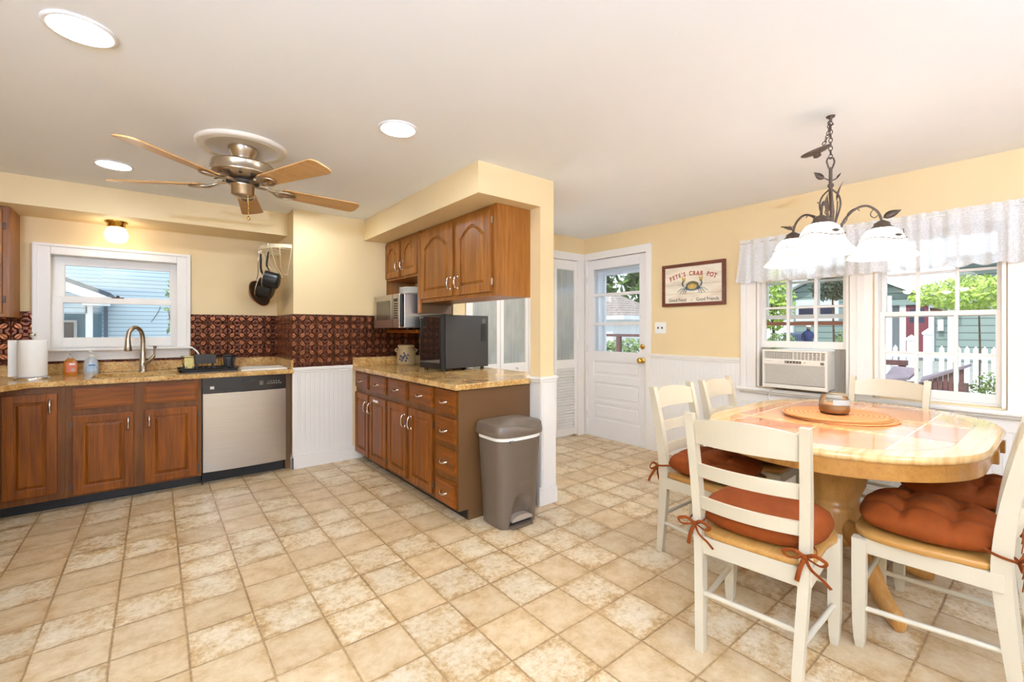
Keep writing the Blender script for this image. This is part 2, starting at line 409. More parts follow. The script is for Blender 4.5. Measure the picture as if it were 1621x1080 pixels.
# ---------------------------------------------------------------- entry door
mb=MB(); fx=WX+.02
L0,L1,LZ0,LZ1=2.893,3.535,1.0,1.955
mb.box(fx,fx+.04,2.795,L0,.012,2.065,.002).box(fx,fx+.04,L1,3.618,.012,2.065,.002)
mb.box(fx,fx+.04,L0,L1,LZ1,2.065,.002)
ps=[(.722,.886),(.432,.641),(.208,.396)]
prev=LZ0
for a,b in ps: mb.box(fx,fx+.04,L0,L1,b+.0,prev,.002); prev=a
mb.box(fx,fx+.04,L0,L1,.012,prev,.002)
for a,b in ps:
    mb.box(fx+.014,fx+.03,L0,L1,a,b); mb.box(fx+.007,fx+.03,L0+.03,L1-.03,a+.03,b-.03,.006)
for z in (1.317,1.652): mb.box(fx+.004,fx+.036,L0,L1,z-.017,z+.017,.004)
door=struct('door_1',mb,DOORW)
for a,b in ((LZ0,1.3),(1.334,1.635),(1.669,LZ1)): obj('glass_pane',MB().box(fx+.018,fx+.022,L0,L1,a,b),GLASS,door)
k=MB(); M=frame((fx,2.853,.922),(0,1,0),(-1,0,0)); k.lathe([(.03,0),(.032,.004),(.026,.008),(.012,.012),(.011,.03),(.024,.038),(.031,.05),(.028,.064),(.012,.07)],M=M); obj('door_knob',k,BRASS,door,'brass knob')
k=MB(); M=frame((fx,2.853,1.068),(0,1,0),(-1,0,0)); k.lathe([(.027,0),(.027,.008),(.02,.014),(.008,.016)],M=M); k.box(fx-.03,fx-.012,2.848,2.858,1.056,1.08,.003); obj('deadbolt',k,BRASS,door)
for z in (1.834,1.022,.24): obj('hinge',MB().cyl((WX-.006,3.628,z-.045),(WX-.006,3.628,z+.045),.007).box(WX-.003,WX+.004,3.618,3.64,z-.045,z+.045),NICKEL,door)
struct('trim_6',MB().box(WX-.018,WX+.14,2.725,2.79,0,2.075,.003).box(WX-.02,WX+.14,2.725,BY-.002,2.07,2.15,.003).box(WX-.016,WX+.14,3.6185,BY-.002,0,2.075,.002).box(WX,WX+.16,2.79,3.62,-.02,.01),WHITE)
# storm door frame outside the entry door
sx=WX+.225
struct('door_2',MB().box(WX+.14,sx+.03,3.56,3.62,-.1,2.12).box(WX+.14,sx+.03,2.72,2.79,-.1,2.12).box(WX+.14,sx+.03,2.79,3.56,1.935,2.16).box(sx,sx+.025,3.53,3.5595,-.1,1.934).box(sx,sx+.025,2.7905,2.83,-.1,1.934).box(sx+.001,sx+.024,2.829,3.531,1.90,1.934).box(sx+.001,sx+.024,2.829,3.531,-.1,.985),EXTW)
# ---------------------------------------------------------------- bifold closet doors
def m_pane():
    m,t,b=new('closet_pane'); o,_=coords(t); n=noise(t,o,3,3,.6,stretch=(1,1,.5)); w=noise(t,o,2,2,stretch=(60,1,.4))
    t.links.new(ramp(t,n*.6+w*.4,[(.35,rgb(140,146,140)),(.6,rgb(190,190,182))]),b.inputs['Base Color']); b.inputs['Roughness'].default_value=.07; b.inputs['Coat Weight'].default_value=.5
    return m
PANE=m_pane()
bx=[2.385,2.768,3.150,3.530,3.905]
for i in range(4):
    a,b=bx[i]+.003,bx[i+1]-.003; y0,y1=BY+.012,BY+.042; mb=MB()
    mb.box(a,a+.042,y0,y1,.02,2.055,.003).box(b-.042,b,y0,y1,.02,2.055,.003)
    mb.box(a+.04,b-.04,y0+.001,y1-.001,1.945,2.055,.003).box(a+.04,b-.04,y0+.001,y1-.001,.80,.90,.003).box(a+.04,b-.04,y0+.001,y1-.001,.02,.105,.003)
    dd=struct('door_%d'%(i+3),mb,WHITE)
    obj('glass_panel',MB().box(a+.04,b-.04,y0+.012,y0+.018,.898,1.947),PANE,dd)
    lv=MB(); nz=21
    for j in range(nz):
        z=.108+(.69/nz)*(j+.5); M=Matrix.Translation(((a+b)/2,(y0+y1)/2,z))@Matrix.Rotation(R(38),4,'X')
        lv.box(-(b-a)/2+.035,(b-a)/2-.035,-.02,.02,-.003,.003,M=M)
    obj('louvers',lv,WHITE,dd)
    if i==1: obj('knob',MB().lathe([(.006,0),(.006,.012),(.016,.02),(.016,.028),(.006,.032)],M=frame((2.978,y0,.851),(1,0,0),(0,-1,0)),n=16),WHITE,dd)
struct('trim_7',MB().box(2.335,2.388,BY-.016,BY+.06,0,2.07,.003).box(3.902,4.0,BY-.016,BY+.06,0,2.07,.003).box(2.335,4.0,BY-.018,BY+.06,2.06,2.145,.003),WHITE)
# ---------------------------------------------------------------- windows on the right wall
def sash(y0,y1,z0,z1,x,mv,mh,st=.03,br=.05,tr=.032):
    mb=MB(); X0,X1=x,x+.034
    mb.box(X0,X1,y0,y0+st,z0,z1,.003).box(X0,X1,y1-st,y1,z0,z1,.003).box(X0+.001,X1-.001,y0+st-.004,y1-st+.004,z0,z0+br,.003).box(X0+.001,X1-.001,y0+st-.004,y1-st+.004,z1-tr,z1,.003)
    for y in mv: mb.box(X0+.002,X1-.006,y-.010,y+.010,z0+br*.5,z1-tr*.5,.003)
    for z in mh: mb.box(X0+.003,X1-.007,y0+st*.5,y1-st*.5,z-.009,z+.009,.003)
    return mb,MB().box(X0+.014,X0+.018,y0+st*.7,y1-st*.7,z0+br*.7,z1-tr*.7)
def dbl(name,a,b,low,hz):
    mb=MB(); y0,y1,z0,z1=a,b,W1[2],W1[3]
    # jamb liner
    mb.box(WX-.01,WX+.14,y0-.004,y0+.014,z0,z1).box(WX-.01,WX+.14,y1-.014,y1+.004,z0,z1).box(WX-.01,WX+.14,y0,y1,z1-.012,z1+.004).box(WX+.05,WX+.16,y0,y1,z0-.01,z0+.012)
    w=struct(name,mb,WHITE); y0+=.014; y1-=.014
    n=[y0+(y1-y0)*.345,y0+(y1-y0)*.67]
    f,g=sash(y0,y1,1.338,z1-.012,WX+.085,n,[1.638],.028,.034,.05)
    s=obj('upper_sash',f,WHITE,w); obj('glass_pane',g,GLASS,s)
    f,g=sash(y0,y1,low,low+.585,WX+.035,n,[hz],.03,.055,.032)
    s=obj('lower_sash',f,WHITE,w); obj('glass_pane',g,GLASS,s)
    obj('sash_lock',MB().box(WX+.025,WX+.06,(y0+y1)/2-.03,(y0+y1)/2+.03,low+.585,low+.595,.003).cyl((WX+.04,(y0+y1)/2-.01,low+.595),(WX+.03,(y0+y1)/2+.03,low+.602),.006),BRONZE,w)
    return w
w1=dbl('window_1',W1[0],W1[1],1.10,1.43)
w2=dbl('window_2',W2[0],W2[1],.79,1.09)
obj('security_bar',MB().box(WX+.126,WX+.138,1.055,1.665,1.285,1.315,.003),pm('bar_brown',(150,92,70),.5),w1)
# casings, stool and apron
mb=MB()
for a,b in ((1.69,1.81),(.895,1.03),(.125,.245)):
    mb.box(WX-.02,WX,a,b,.76,2.0,.003)
mb.box(WX-.028,WX,1.765,1.815,.76,2.0,.004).box(WX-.026,WX,.94,.985,.76,2.0,.004).box(WX-.028,WX,.12,.165,.76,2.0,.004)
mb.box(WX-.022,WX,.125,1.81,1.925,2.0,.004)
struct('trim_8',mb,WHITE)
struct('trim_9',MB().box(WX-.075,WX+.05,YF,1.835,.735,.762,.008).box(WX-.05,WX,YF,1.82,.715,.736,.006).box(WX-.02,WX,YF,1.82,.63,.716,.004),WHITE)
# lace valance on a rod
va=thing('valance','gathered white lace valance hung across the tops of the two dining windows','curtain',(WX-.07,.9,1.66))
def vf(u,v,dx=0):
    y=1.80-u*1.95+.05*sin(0)*v; fl=(1-v)
    y+= (0.045*v*(1 if u<.02 else 0))
    x=WX-.055+.014*sin(u*155+1.3*sin(u*31))*(.45+.55*v)+.006*sin(u*61+v*2)+dx
    sc=abs(sin(u*52))*.018
    return (x,y,2.016-v*(.352+sc)+.004*sin(u*220)*(1-v))
mb=MB().grid(lambda u,v:vf(u,v),330,14)
obj('lace_panel',mb,LACE,va)
mb=MB().grid(lambda u,v:(lambda p:(p[0],p[1],2.018-.022*v+.004*sin(u*230)))(vf(u,v*.06,-.012)),330,3); obj('heading_ruffle',mb,LACE,va)
mb=MB().grid(lambda u,v:(lambda p:(p[0],p[1],p[2]-.0))(vf(u,.93+.07*v,-.004)),330,3); obj('hem_lace',mb,LACE,va)
obj('curtain_rod',MB().tube([(WX-.02,1.80,1.99),(WX-.05,1.80,1.99),(WX-.05,-.15,1.99),(WX-.02,-.15,1.99)],.006),WHITE,va)
# ---------------------------------------------------------------- sink window
mb=MB(); y=YB
mb.box(-.73,-.645,y-.03,y,1.09,1.91,.005).box(.15,.235,y-.03,y,1.09,1.91,.005).box(-.645,.15,y-.03,y,1.845,1.91,.005)
mb.box(-.745,-.715,y-.04,y,1.09,1.925,.006).box(.22,.25,y-.04,y,1.09,1.925,.006).box(-.745,.25,y-.042,y,1.905,1.928,.006)
mb.box(-.66,-.65,y,y+.14,1.10,1.855).box(.155,.165,y,y+.14,1.10,1.855).box(-.66,.165,y,y+.14,1.845,1.855).box(-.66,.165,y+.02,y+.14,1.095,1.11)
w3=struct('window_3',mb,WHITE)
f=MB(); a,b=-.65,.155
f.box(a,a+.07,y+.03,y+.075,1.11,1.515,.004).box(b-.05,b,y+.03,y+.075,1.11,1.515,.004).box(a+.066,b-.046,y+.031,y+.074,1.11,1.185,.004).box(a+.066,b-.046,y+.031,y+.074,1.468,1.515,.004)
s=obj('lower_sash',f,WHITE,w3); obj('glass_pane',MB().box(a+.05,b-.03,y+.05,y+.054,1.16,1.49),GLASS,s)
f=MB().box(a,a+.075,y+.08,y+.12,1.475,1.845,.004).box(b-.055,b,y+.08,y+.12,1.475,1.845,.004).box(a+.071,b-.051,y+.081,y+.119,1.775,1.845,.004).box(a+.071,b-.051,y+.081,y+.119,1.475,1.525,.004)
s=obj('upper_sash',f,WHITE,w3); obj('glass_pane',MB().box(a+.05,b-.03,y+.098,y+.102,1.51,1.80),GLASS,s)
obj('sash_lock',MB().box(-.29,-.21,y+.03,y+.06,1.515,1.524,.003).sphere((-.25,y+.045,1.527),.013),BRONZE,w3)
struct('trim_10',MB().box(-.76,.265,y-.075,y+.03,1.078,1.10,.008).box(-.73,.24,y-.022,y,1.0,1.08,.004).box(-.73,.24,y-.03,y,1.06,1.08,.005),WHITE)
# ---------------------------------------------------------------- cabinets
def panel_door(M,w,h,arch=0,st=.055,t=.019):
    mb=MB(); r=.004
    def bx(a,b,c,d,e,f,bv=0): mb.box(a,b,c,d,e,f,bv,M)
    bx(0,w,0,h,0,.009)
    bx(0,st,0,h,.008,t,r); bx(w-st,w,0,h,.008,t,r); bx(st-.002,w-st+.002,0,st,.008,t-.0006,r)
    x0,x1=st,w-st; n=28 if arch else 1
    def top(s):                             # opening top edge
        if not arch: return h-st
        q=(s-x0)/(x1-x0); q=min(1,max(0,q))
        k=0 if q<.05 or q>.95 else .5-.5*cos(2*PI*(q-.05)/.9)
        return h-st-arch+arch*k**.48
    if not arch: bx(st-.002,w-st+.002,h-st,h,.008,t-.0006,r)
    else:
        for i in range(n):
            a=x0+(x1-x0)*i/n; b=x0+(x1-x0)*(i+1)/n
            mb.add([(a,top(a),.008),(b,top(b),.008),(b,h,.008),(a,h,.008),(a,top(a),t),(b,top(b),t),(b,h,t),(a,h,t)],[(4,5,6,7),(0,1,5,4),(3,7,6,2)],False,M)
    def outl(ins):
        a,b=x0+ins,x1-ins; pts=[(a,st+ins),(b,st+ins)]
        if not arch: return pts+[(b,h-st-ins),(a,h-st-ins)]
        return pts+[(b+(a-b)*i/n,top(b+(a-b)*i/n if 0 else x1+(x0-x1)*i/n)-ins) for i in range(n+1)]
    A=outl(.008); B=outl(.026 if w>.3 else .022); k=len(A)
    v=[(x,y,.009) for x,y in A]+[(x,y,t-.001) for x,y in B]
    mb.add(v,[(i,(i+1)%k,(i+1)%k+k,i+k) for i in range(k)]+[list(range(k,2*k))],False,M)
    return mb
def slab(M,w,h,t=.019):
    mb=MB(); mb.box(0,w,0,h,0,t-.006,.002,M); mb.box(.010,w-.010,.010,h-.010,t-.008,t,.005,M); return mb
def pull(M,s,y,vert=True,L=.09):
    p=[(-L/2,.0),(-L/2+.004,.018),(-L*.25,.027),(0,.030),(L*.25,.027),(L/2-.004,.018),(L/2,.0)]
    pts=[M@Vector((s,y+a,.019+b) if vert else (s+a,y,.019+b)) for a,b in p]
    mb=MB().tube(spline(pts,3),[.0068]*19,8)
    for e in (-L/2,L/2):
        q=M@Vector((s,y+e,.019) if vert else (s+e,y,.019)); n=(M.to_3x3()@Vector((0,0,1)))
        mb.cyl(q,q+n*.006,.010,.006,12)
    return mb
def cup(M,s,y):
    pts=[M@Vector((s-.038+.076*i/10,y-.010*sin(PI*i/10),.019+.024*sin(PI*min(1,i/10))**.6)) for i in range(11)]
    r=[.009,.008,.007,.006,.0055,.005,.0055,.006,.007,.008,.006]; 
    return MB().tube(pts,r,8)
def hinge_at(M,s,y): return MB().box(s-.008,s+.008,y-.025,y+.025,.004,.012,.003,M)
FY=4.36
def sinkM(x,z): return frame((x,FY,z),(1,0,0),(0,-1,0))
cab=thing('base_cabinet','oak corner base cabinet with one tall door left of the sink cabinet','cabinet',(-.75,4.7,0))
obj('carcass',MB().box(-1.74,-.49,FY,YB-.005,.078,.86,0).box(-1.73,-1.0,1.6,FY,.078,.86),OAKD,cab)
obj('toe_kick',MB().box(-1.74,-.49,4.43,4.45,0,.08),KICK,cab)
D=obj('door',panel_door(sinkM(-.785,.125),.258,.688),OAK,cab); obj('handle',pull(sinkM(-.785,.125),.225,.60),CHROME,D)
cab=thing('sink_cabinet','oak sink base cabinet with two doors under two false drawer fronts','cabinet',(-.1,4.7,0))
obj('carcass',MB().box(-.489,-.47,FY+.02,YB-.1,.078,.86).box(.27,.289,FY+.02,YB-.1,.078,.86).box(-.489,.289,FY,FY+.02,.078,.86).box(-.47,.27,FY+.02,YB-.1,.078,.1),OAKD,cab)
obj('toe_kick',MB().box(-.489,.289,4.43,4.45,0,.08),KICK,cab)
for x0,x1,hs in ((-.452,-.126,.30),(-.066,.26,.03)):
    D=obj('door',panel_door(sinkM(x0,.092),x1-x0,.553),OAK,cab)
    obj('handle',pull(sinkM(x0,.092),hs if hs<.1 else x1-x0-.03,.47),CHROME,D)
    hx=-.006 if hs>.1 else x1-x0+.006
    for z in (.06,.49): obj('hinge',hinge_at(sinkM(x0,.092),hx,z),BRONZE,D)
    obj('drawer_front',slab(sinkM(x0,.69),x1-x0,.147),OAKX,cab)
obj('end_panel',MB().box(.908,.96,FY+.045,YB-.1,0,.86),BROWN,thing('filler_panel','narrow brown panel closing the gap right of the dishwasher','panel',(.934,4.7,0)))
# dishwasher
dw=thing('dishwasher','stainless steel dishwasher with black control strip under the counter','dishwasher',(.6,4.68,0))
obj('body',MB().box(.293,.904,FY+.01,YB-.1,.1,.862),BLACK,dw)
mb=MB(); n=12                                # slightly bowed steel front
mb.grid(lambda u,v:(.299+.604*u,FY-.012-.018*(1-abs(2*u-1)**2.5),.10+.632*v),24,2)
mb.grid(lambda u,v:(.299+.604*u,FY-.012-.018*(1-abs(2*u-1)**2.5)+.03*v,.732),24,1); mb.grid(lambda u,v:(.299+.604*u,FY-.012-.018*(1-abs(2*u-1)**2.5)+.03*v,.10),24,1)
mb.box(.299,.903,FY-.012,FY+.012,.10,.732)
obj('door',mb,STEEL,dw,'brushed steel door')
mb=MB().grid(lambda u,v:(.297+.607*u,FY-.016-.018*(1-abs(2*u-1)**2.5),.737+.121*v),24,2).box(.297,.904,FY-.016,FY+.012,.737,.858,.003)
cp=obj('control_panel',mb,pm('charcoal_gloss',(44,38,35),.22,var=.05),dw,'black control panel')
def dwp(u): return FY-.0175-.018*(1-abs(2*u-1)**2.5)
mb=MB(); mb.prism([(.56+.12*t/12-.0,.827-.016*sin(PI*t/12)) for t in range(13)]+[(.68,.829),(.56,.829)],.006,M=Matrix(((1,0,0,0),(0,0,-1,dwp(.5)+.001),(0,1,0,0),(0,0,0,1))))
obj('finger_pull',mb,BLACK,cp)
mb=MB().box(.345,.372,dwp(.1)-.001,dwp(.1)+.002,.768,.790)
obj('badge',mb,pm('badge_white',(214,208,200),.4),cp)
mb=MB()
for i in range(7): mb.box(.752+.017*i,.763+.017*i,dwp(.8)-.001,dwp(.8)+.003,.784+.003*(i%2),.788+.003*(i%2))
for i in range(3): mb.box(.695,.722,dwp(.68)-.001,dwp(.68)+.003,.782+.012*i,.785+.012*i)
for i in range(5): mb.box(.76+.02*i,.769+.02*i,dwp(.8)-.001,dwp(.8)+.003,.803,.807)
obj('buttons',mb,GREYP,cp)
obj('kick_plate',MB().box(.295,.904,4.43,4.46,0,.10).box(.295,.30,FY,4.43,.0,.3),KICK,dw)
# sink counter with opening
mb=MB(); z0,z1=.86,.897; yf=4.33
SX0,SX1,SY0,SY1=-.37,.20,4.43,4.80
mb.box(-.80,SX0,yf,YB,z0,z1,.0).box(SX1,.964,yf,YB,z0,z1).box(SX0,SX1,yf,SY0,z0,z1).box(SX0,SX1,SY1,YB,z0,z1)
mb.box(XL,-.80,1.6,YB,z0,z1)
mb.box(-.80,.964,yf-.006,yf+.004,z0+.004,z1-.004)
mb.prism([(-.80,4.1),(-.80,yf+.001),(-.66,yf+.001)],.037,M=Matrix.Translation((0,0,z0)))
ct=thing('countertop','granite patterned countertop along the sink wall with low matching splash','countertop',(0,4.7,z0))
obj('worktop',mb,GRAN,ct)
obj('splash',MB().box(XL+.01,.964,YB-.022,YB-.001,z1,.978,.003).box(.944,.964,4.335,YB-.02,z1,.978,.003),GRAN,ct)
sk=thing('sink','shallow undermount kitchen sink set into the granite patterned counter','sink',((SX0+SX1)/2,4.62,.70))
mb=MB(); w=.012
mb.box(SX0-.01,SX1+.01,SY0-.01,SY1+.01,.70,.712).box(SX0-w,SX0,SY0-w,SY1+w,.70,.86).box(SX1,SX1+w,SY0-w,SY1+w,.70,.86).box(SX0,SX1,SY0-w,SY0,.70,.86).box(SX0,SX1,SY1,SY1+w,.70,.86)
obj('basin',mb,STEEL,sk); obj('drain',MB().lathe([(.045,0),(.045,.004),(.03,.002),(.01,.002)],(-.08,4.62,.712)),CHROME,sk)
# faucet
fa=thing('faucet','brushed nickel pull-down gooseneck faucet with side lever behind the sink','faucet',(-.083,4.88,z1))
fy=4.88; fx0=-.083
obj('body',MB().lathe([(.03,0),(.03,.008),(.023,.014),(.021,.10),(.019,.16),(.017,.17)],(fx0,fy,z1)),NICKEL,fa)
pts=[(fx0,fy,z1+.16),(fx0,fy,z1+.27),(fx0-.012,fy-.02,z1+.34),(fx0-.045,fy-.07,z1+.372),(fx0-.08,fy-.115,z1+.34),(fx0-.09,fy-.13,z1+.28)]
obj('spout',MB().tube(spline(pts,6),.0165,14),NICKEL,fa)
obj('spray_head',MB().lathe([(.017,0),(.019,-.03),(.021,-.06),(.026,-.10),(.024,-.105),(.01,-.105)],(fx0-.09,fy-.13,z1+.285)),NICKEL,fa)
obj('lever',MB().tube([(fx0+.012,fy-.01,z1+.06),(fx0+.05,fy-.03,z1+.10),(fx0+.075,fy-.035,z1+.135)],[.018,.017,.013],12).tube([(fx0+.075,fy-.035,z1+.13),(fx0+.078,fy-.035,z1+.19),(fx0+.08,fy-.035,z1+.215)],[.006,.008,.014],10),NICKEL,fa)
# ---------------- peninsula
PX=1.53
def penM(y,z): return frame((PX,y,z),(0,-1,0),(-1,0,0))   # local x runs towards the camera (-y)
def pen_unit(label,y1,y0,items,group=None):
    c=thing('base_cabinet',label,'cabinet',((PX+2.13)/2,(y0+y1)/2,0))
    obj('carcass',MB().box(PX,2.135,y0,y1,.072,.855),OAKD,c)
    obj('toe_kick',MB().box(PX+.075,PX+.09,y0,y1,0,.075),KICK,c)
    for kind,a,b,z,zt in items:
        M=penM(a,z); w=a-b; h=zt-z
        if kind=='door':
            o=obj('door',panel_door(M,w,h,st=.05),OAK,c)
        else: o=obj('drawer',slab(M,w,h),OAKY,c); obj('handle',cup(M,w/2,h*.5),CHROME,o)
        if kind=='door': yield_handles.append((o,M,w,h,a))
    return c
yield_handles=[]
pen_unit('oak base cabinet of the peninsula nearest the far wall, two doors below two drawers',4.349,3.585,[('door',4.335,4.005,.08,.652),('door',3.965,3.605,.08,.652),('drawer',4.335,4.005,.70,.842),('drawer',3.965,3.605,.70,.842)])
pen_unit('oak base cabinet in the middle of the peninsula, two doors below two drawers',3.584,2.785,[('door',3.56,3.205,.10,.655),('door',3.155,2.80,.10,.655),('drawer',3.56,3.205,.70,.842),('drawer',3.155,2.80,.70,.842)])
dst=pen_unit('oak stack of four drawers at the near end of the peninsula',2.784,2.486,[('drawer',2.755,2.495,.695,.846),('drawer',2.755,2.495,.498,.66),('drawer',2.755,2.495,.288,.455),('drawer',2.755,2.495,.082,.245)])
for i,(o,M,w,h,a) in enumerate(yield_handles):
    s=w-.03 if i%2==0 else .03
    obj('handle',pull(M,s,h-.11),CHROME,o)
    for z in (.06,h-.07): obj('hinge',hinge_at(M,-.006 if i%2==0 else w+.006,z),BRONZE,o)
    if i==1: obj('label_sticker',MB().box(.09,.20,h-.042,h-.022,.0185,.0198,0,M),PAPER,o)
mb=MB().box(PX,2.135,2.47,2.485,.072,.855).box(PX+.075,2.135,2.47,2.485,0,.073)
obj('end_panel',mb,BROWN,dst,'plain brown laminate side')
ct=thing('countertop','granite patterned countertop of the peninsula carrying the black cooler and crock','countertop',(1.9,3.4,.86))
mb=MB().box(1.492,2.118,2.445,4.349,z0,z1,.004).box(2.118,2.42,2.492,3.63,.8765,z1)
obj('worktop',mb,GRAN,ct)
obj('splash',MB().box(1.492,2.148,4.327,4.349,z1,.978,.003),GRAN,ct)
# ---------------- wall cabinets over the peninsula
UX=1.835
def upM(y,z): return frame((UX,y,z),(0,-1,0),(-1,0,0))
uc=thing('wall_cabinet','large oak wall cabinet with two arched doors hung over the peninsula','cabinet',(1.99,3.03,1.485))
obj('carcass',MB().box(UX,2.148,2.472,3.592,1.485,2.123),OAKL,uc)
for i,(a,b) in enumerate(((3.565,3.035),(2.985,2.525))):
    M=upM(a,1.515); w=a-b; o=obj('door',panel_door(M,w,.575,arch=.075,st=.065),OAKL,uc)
    obj('handle',pull(M,w-.03 if i==0 else .03,.10),CHROME,o)
    for z in (.07,.50): obj('hinge',hinge_at(M,-.007 if i==0 else w+.007,z),NICKEL,o)
un=thing('wall_cabinet','small oak wall cabinet with two arched doors above the open microwave niche','cabinet',(1.99,3.97,1.215))
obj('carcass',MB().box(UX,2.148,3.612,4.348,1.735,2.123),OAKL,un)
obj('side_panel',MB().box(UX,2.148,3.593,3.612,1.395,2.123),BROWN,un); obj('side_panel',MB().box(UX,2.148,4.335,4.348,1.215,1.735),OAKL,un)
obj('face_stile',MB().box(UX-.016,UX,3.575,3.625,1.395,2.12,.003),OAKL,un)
obj('shelf',MB().box(UX-.01,2.148,3.66,4.335,1.218,1.248,.006),OAKY,un)
for i,(a,b) in enumerate(((4.335,4.005),(3.955,3.635))):
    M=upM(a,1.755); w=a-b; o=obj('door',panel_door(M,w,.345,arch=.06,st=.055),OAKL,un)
    obj('handle',pull(M,w-.03 if i==0 else .03,.10,L=.08),CHROME,o)
    obj('hinge',hinge_at(M,-.007 if i==0 else w+.007,.28),NICKEL,o)
ul=thing('wall_cabinet','oak wall cabinet at the left edge beside the sink window','cabinet',(-1.28,4.87,1.34))
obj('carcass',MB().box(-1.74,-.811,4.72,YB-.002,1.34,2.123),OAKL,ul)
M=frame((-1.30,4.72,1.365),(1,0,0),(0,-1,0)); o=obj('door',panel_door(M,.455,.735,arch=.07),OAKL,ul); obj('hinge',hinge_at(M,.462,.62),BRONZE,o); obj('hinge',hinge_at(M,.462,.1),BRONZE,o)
# ---------------- copper splash panels
def bsp(name,mb,m,label): tag(obj('backsplash',mb,m),label,'backsplash')
bsp('a',MB().box(.252,.9645,YB-.008,YB-.001,.979,1.39),COPX,'embossed copper backsplash panel between the sink window and the wall corner')
bsp('b',MB().box(-1.74,-.747,YB-.008,YB-.001,.979,1.34).box(-.81,-.747,YB-.008,YB-.001,1.34,1.39).box(-.747,.2515,YB-.008,YB-.001,.979,.999),COPX,'embossed copper backsplash panel left of the sink window behind the paper towels')
bsp('c',MB().box(.957,.9645,4.343,YB-.009,.979,1.39),COPY,'narrow embossed copper backsplash panel around the inner corner by the pot rack')
bsp('d',MB().box(.958,2.199,4.342,4.3495,.979,1.39).box(.958,1.49,4.342,4.3495,.912,.979),COPX,'embossed copper backsplash panel between the dishwasher and the microwave')
RV=Vector((cos(TH),-sin(TH),0)); FV=Vector((sin(TH),cos(TH),0))
# ---------------------------------------------------------------- microwave, plates, cooler, crock
mw=thing('microwave','stainless microwave on the oak shelf under the small wall cabinet','microwave',(1.9,3.99,1.2485))
mb=MB().box(1.72,2.12,3.69,4.30,1.265,1.573,.008)
obj('housing',mb,STEEL,mw)
obj('front_panel',MB().box(1.688,1.722,3.72,4.30,1.266,1.572,.006),STEEL,mw)
D=obj('door_window',MB().box(1.6845,1.69,3.915,4.235,1.34,1.52,.004),pm('smoked_window',(84,74,58),.12,var=.05),mw)
obj('door_frame_line',MB().box(1.686,1.689,3.86,3.864,1.27,1.57),DARK,mw)
obj('side_edge',MB().box(1.69,1.724,3.686,3.722,1.275,1.565,.01),BLACK,mw,'black curved end strip')
mb=MB()
for i in range(3):
    for j in range(7): mb.box(1.6855,1.689,3.835-.03*i-.022,3.835-.03*i,1.35+.021*j,1.35+.021*j+.014)
mb.box(1.6855,1.689,3.753,3.835,1.50,1.53)
obj('keypad',mb,DARK,mw); 
for yy in (3.74,4.24):
    for xx in (1.78,2.06): obj('foot',MB().cyl((xx,yy,1.249),(xx,yy,1.266),.014),BLACK,mw)
c=(1.92,3.88,1.575)
for i in range(5):
    tag(obj('plate',MB().lathe([(.02,0),(.09,0),(.10,.004),(.148-.001*i,.014),(.15-.001*i,.017),(.146-.001*i,.017),(.098,.008),(.02,.005)],(c[0]+.002*(i%2),c[1],c[2]+.0125*i),36),pm('plate_white',(238,232,220),.25,var=.02)),'white plate in the stack on top of the microwave, %s'%['lowest of the five','second from the bottom','middle of the five','second from the top','topmost of the five'][i],'plate','white plates on the microwave')
wc=thing('countertop_cooler','black countertop cooler with mirror-like glass door on the peninsula','cooler',(2.10,3.462,z1),R(5))
mb=MB().box(-.212,.255,-.168,.168,.022,.478,.005); obj('cabinet',mb,MATTE,wc,local=True)
mb=MB().box(-.255,-.216,-.168,.168,.02,.48,.006); dr=obj('door',mb,BLACK,wc,local=True)
obj('glass_pane',MB().box(-.2575,-.2545,-.145,.16,.07,.465,.001),pm('mirror_black',(96,84,76),.03,.85,var=0),dr,local=True)
obj('door_handle',MB().box(-.27,-.255,.13,.143,.28,.455,.004),BLACK,dr,local=True)
for a in (-.21,.21):
    for b in (-.135,.135): obj('foot',MB().cyl((a,b,.0005),(a,b,.024),.016),BLACK,wc,local=True)
obj('rating_label',MB().box(.17,.225,-.1695,-.1675,.25,.40),pm('label_dark',(34,33,32),.3,var=.05),wc,local=True)
obj('socket_label',MB().box(.18,.22,-.1695,-.1675,.41,.45),pm('label_grey',(88,86,84),.4),wc,local=True)
cr=thing('crock','beige stoneware crock with painted blue flowers beneath the microwave shelf','crock',(1.98,4.20,z1))
obj('jar',MB().lathe([(.078,0),(.088,.006),(.092,.03),(.093,.12),(.088,.145),(.078,.16),(.076,.17),(.083,.178),(.083,.198),(.076,.20)],(1.98,4.20,z1),36),STONE,cr)
for sgn in (-1,1):
    q=Vector((1.98,4.20,z1+.145))+RV*.088*sgn; obj('lug_handle',MB().tube(spline([q+Vector((0,0,.018)),q+RV*.022*sgn,q-Vector((0,0,.018))],4),.008),STONE,cr)
mb=MB()
def oncrock(a,z,r=.0945): d=(-FV*cos(a)+RV*sin(a)); return Vector((1.98,4.20,z1+z))+d*r
for a,z,s in [(-.35,.09,.013),(-.1,.075,.016),(.12,.095,.014),(.3,.07,.012),(-.2,.05,.012),(.02,.12,.01),(.2,.045,.012),(-.45,.06,.011),(.42,.10,.01)]:
    p=oncrock(a,z); d=(p-Vector((1.98,4.20,p.z))).normalized()
    mb.lathe([(s,0),(s*.7,.002),(.001,.0025)],M=frame(p-d*.001,d.cross(Vector((0,0,1))),d),n=7)
mb.tube([oncrock(a,.06+.03*sin(a*7)) for a in [-.5+.1*i for i in range(11)]],.002,6)
obj('painted_flowers',mb,pm('cobalt_paint',(78,74,92),.4,var=.2),cr)
obj('lid',MB().lathe([(.074,.196),(.07,.206),(.03,.212),(.012,.215),(.012,.235),(.02,.245),(.016,.258),(.004,.262)],(1.98,4.20,z1)),pm('lid_brown',(96,58,34),.4),cr)
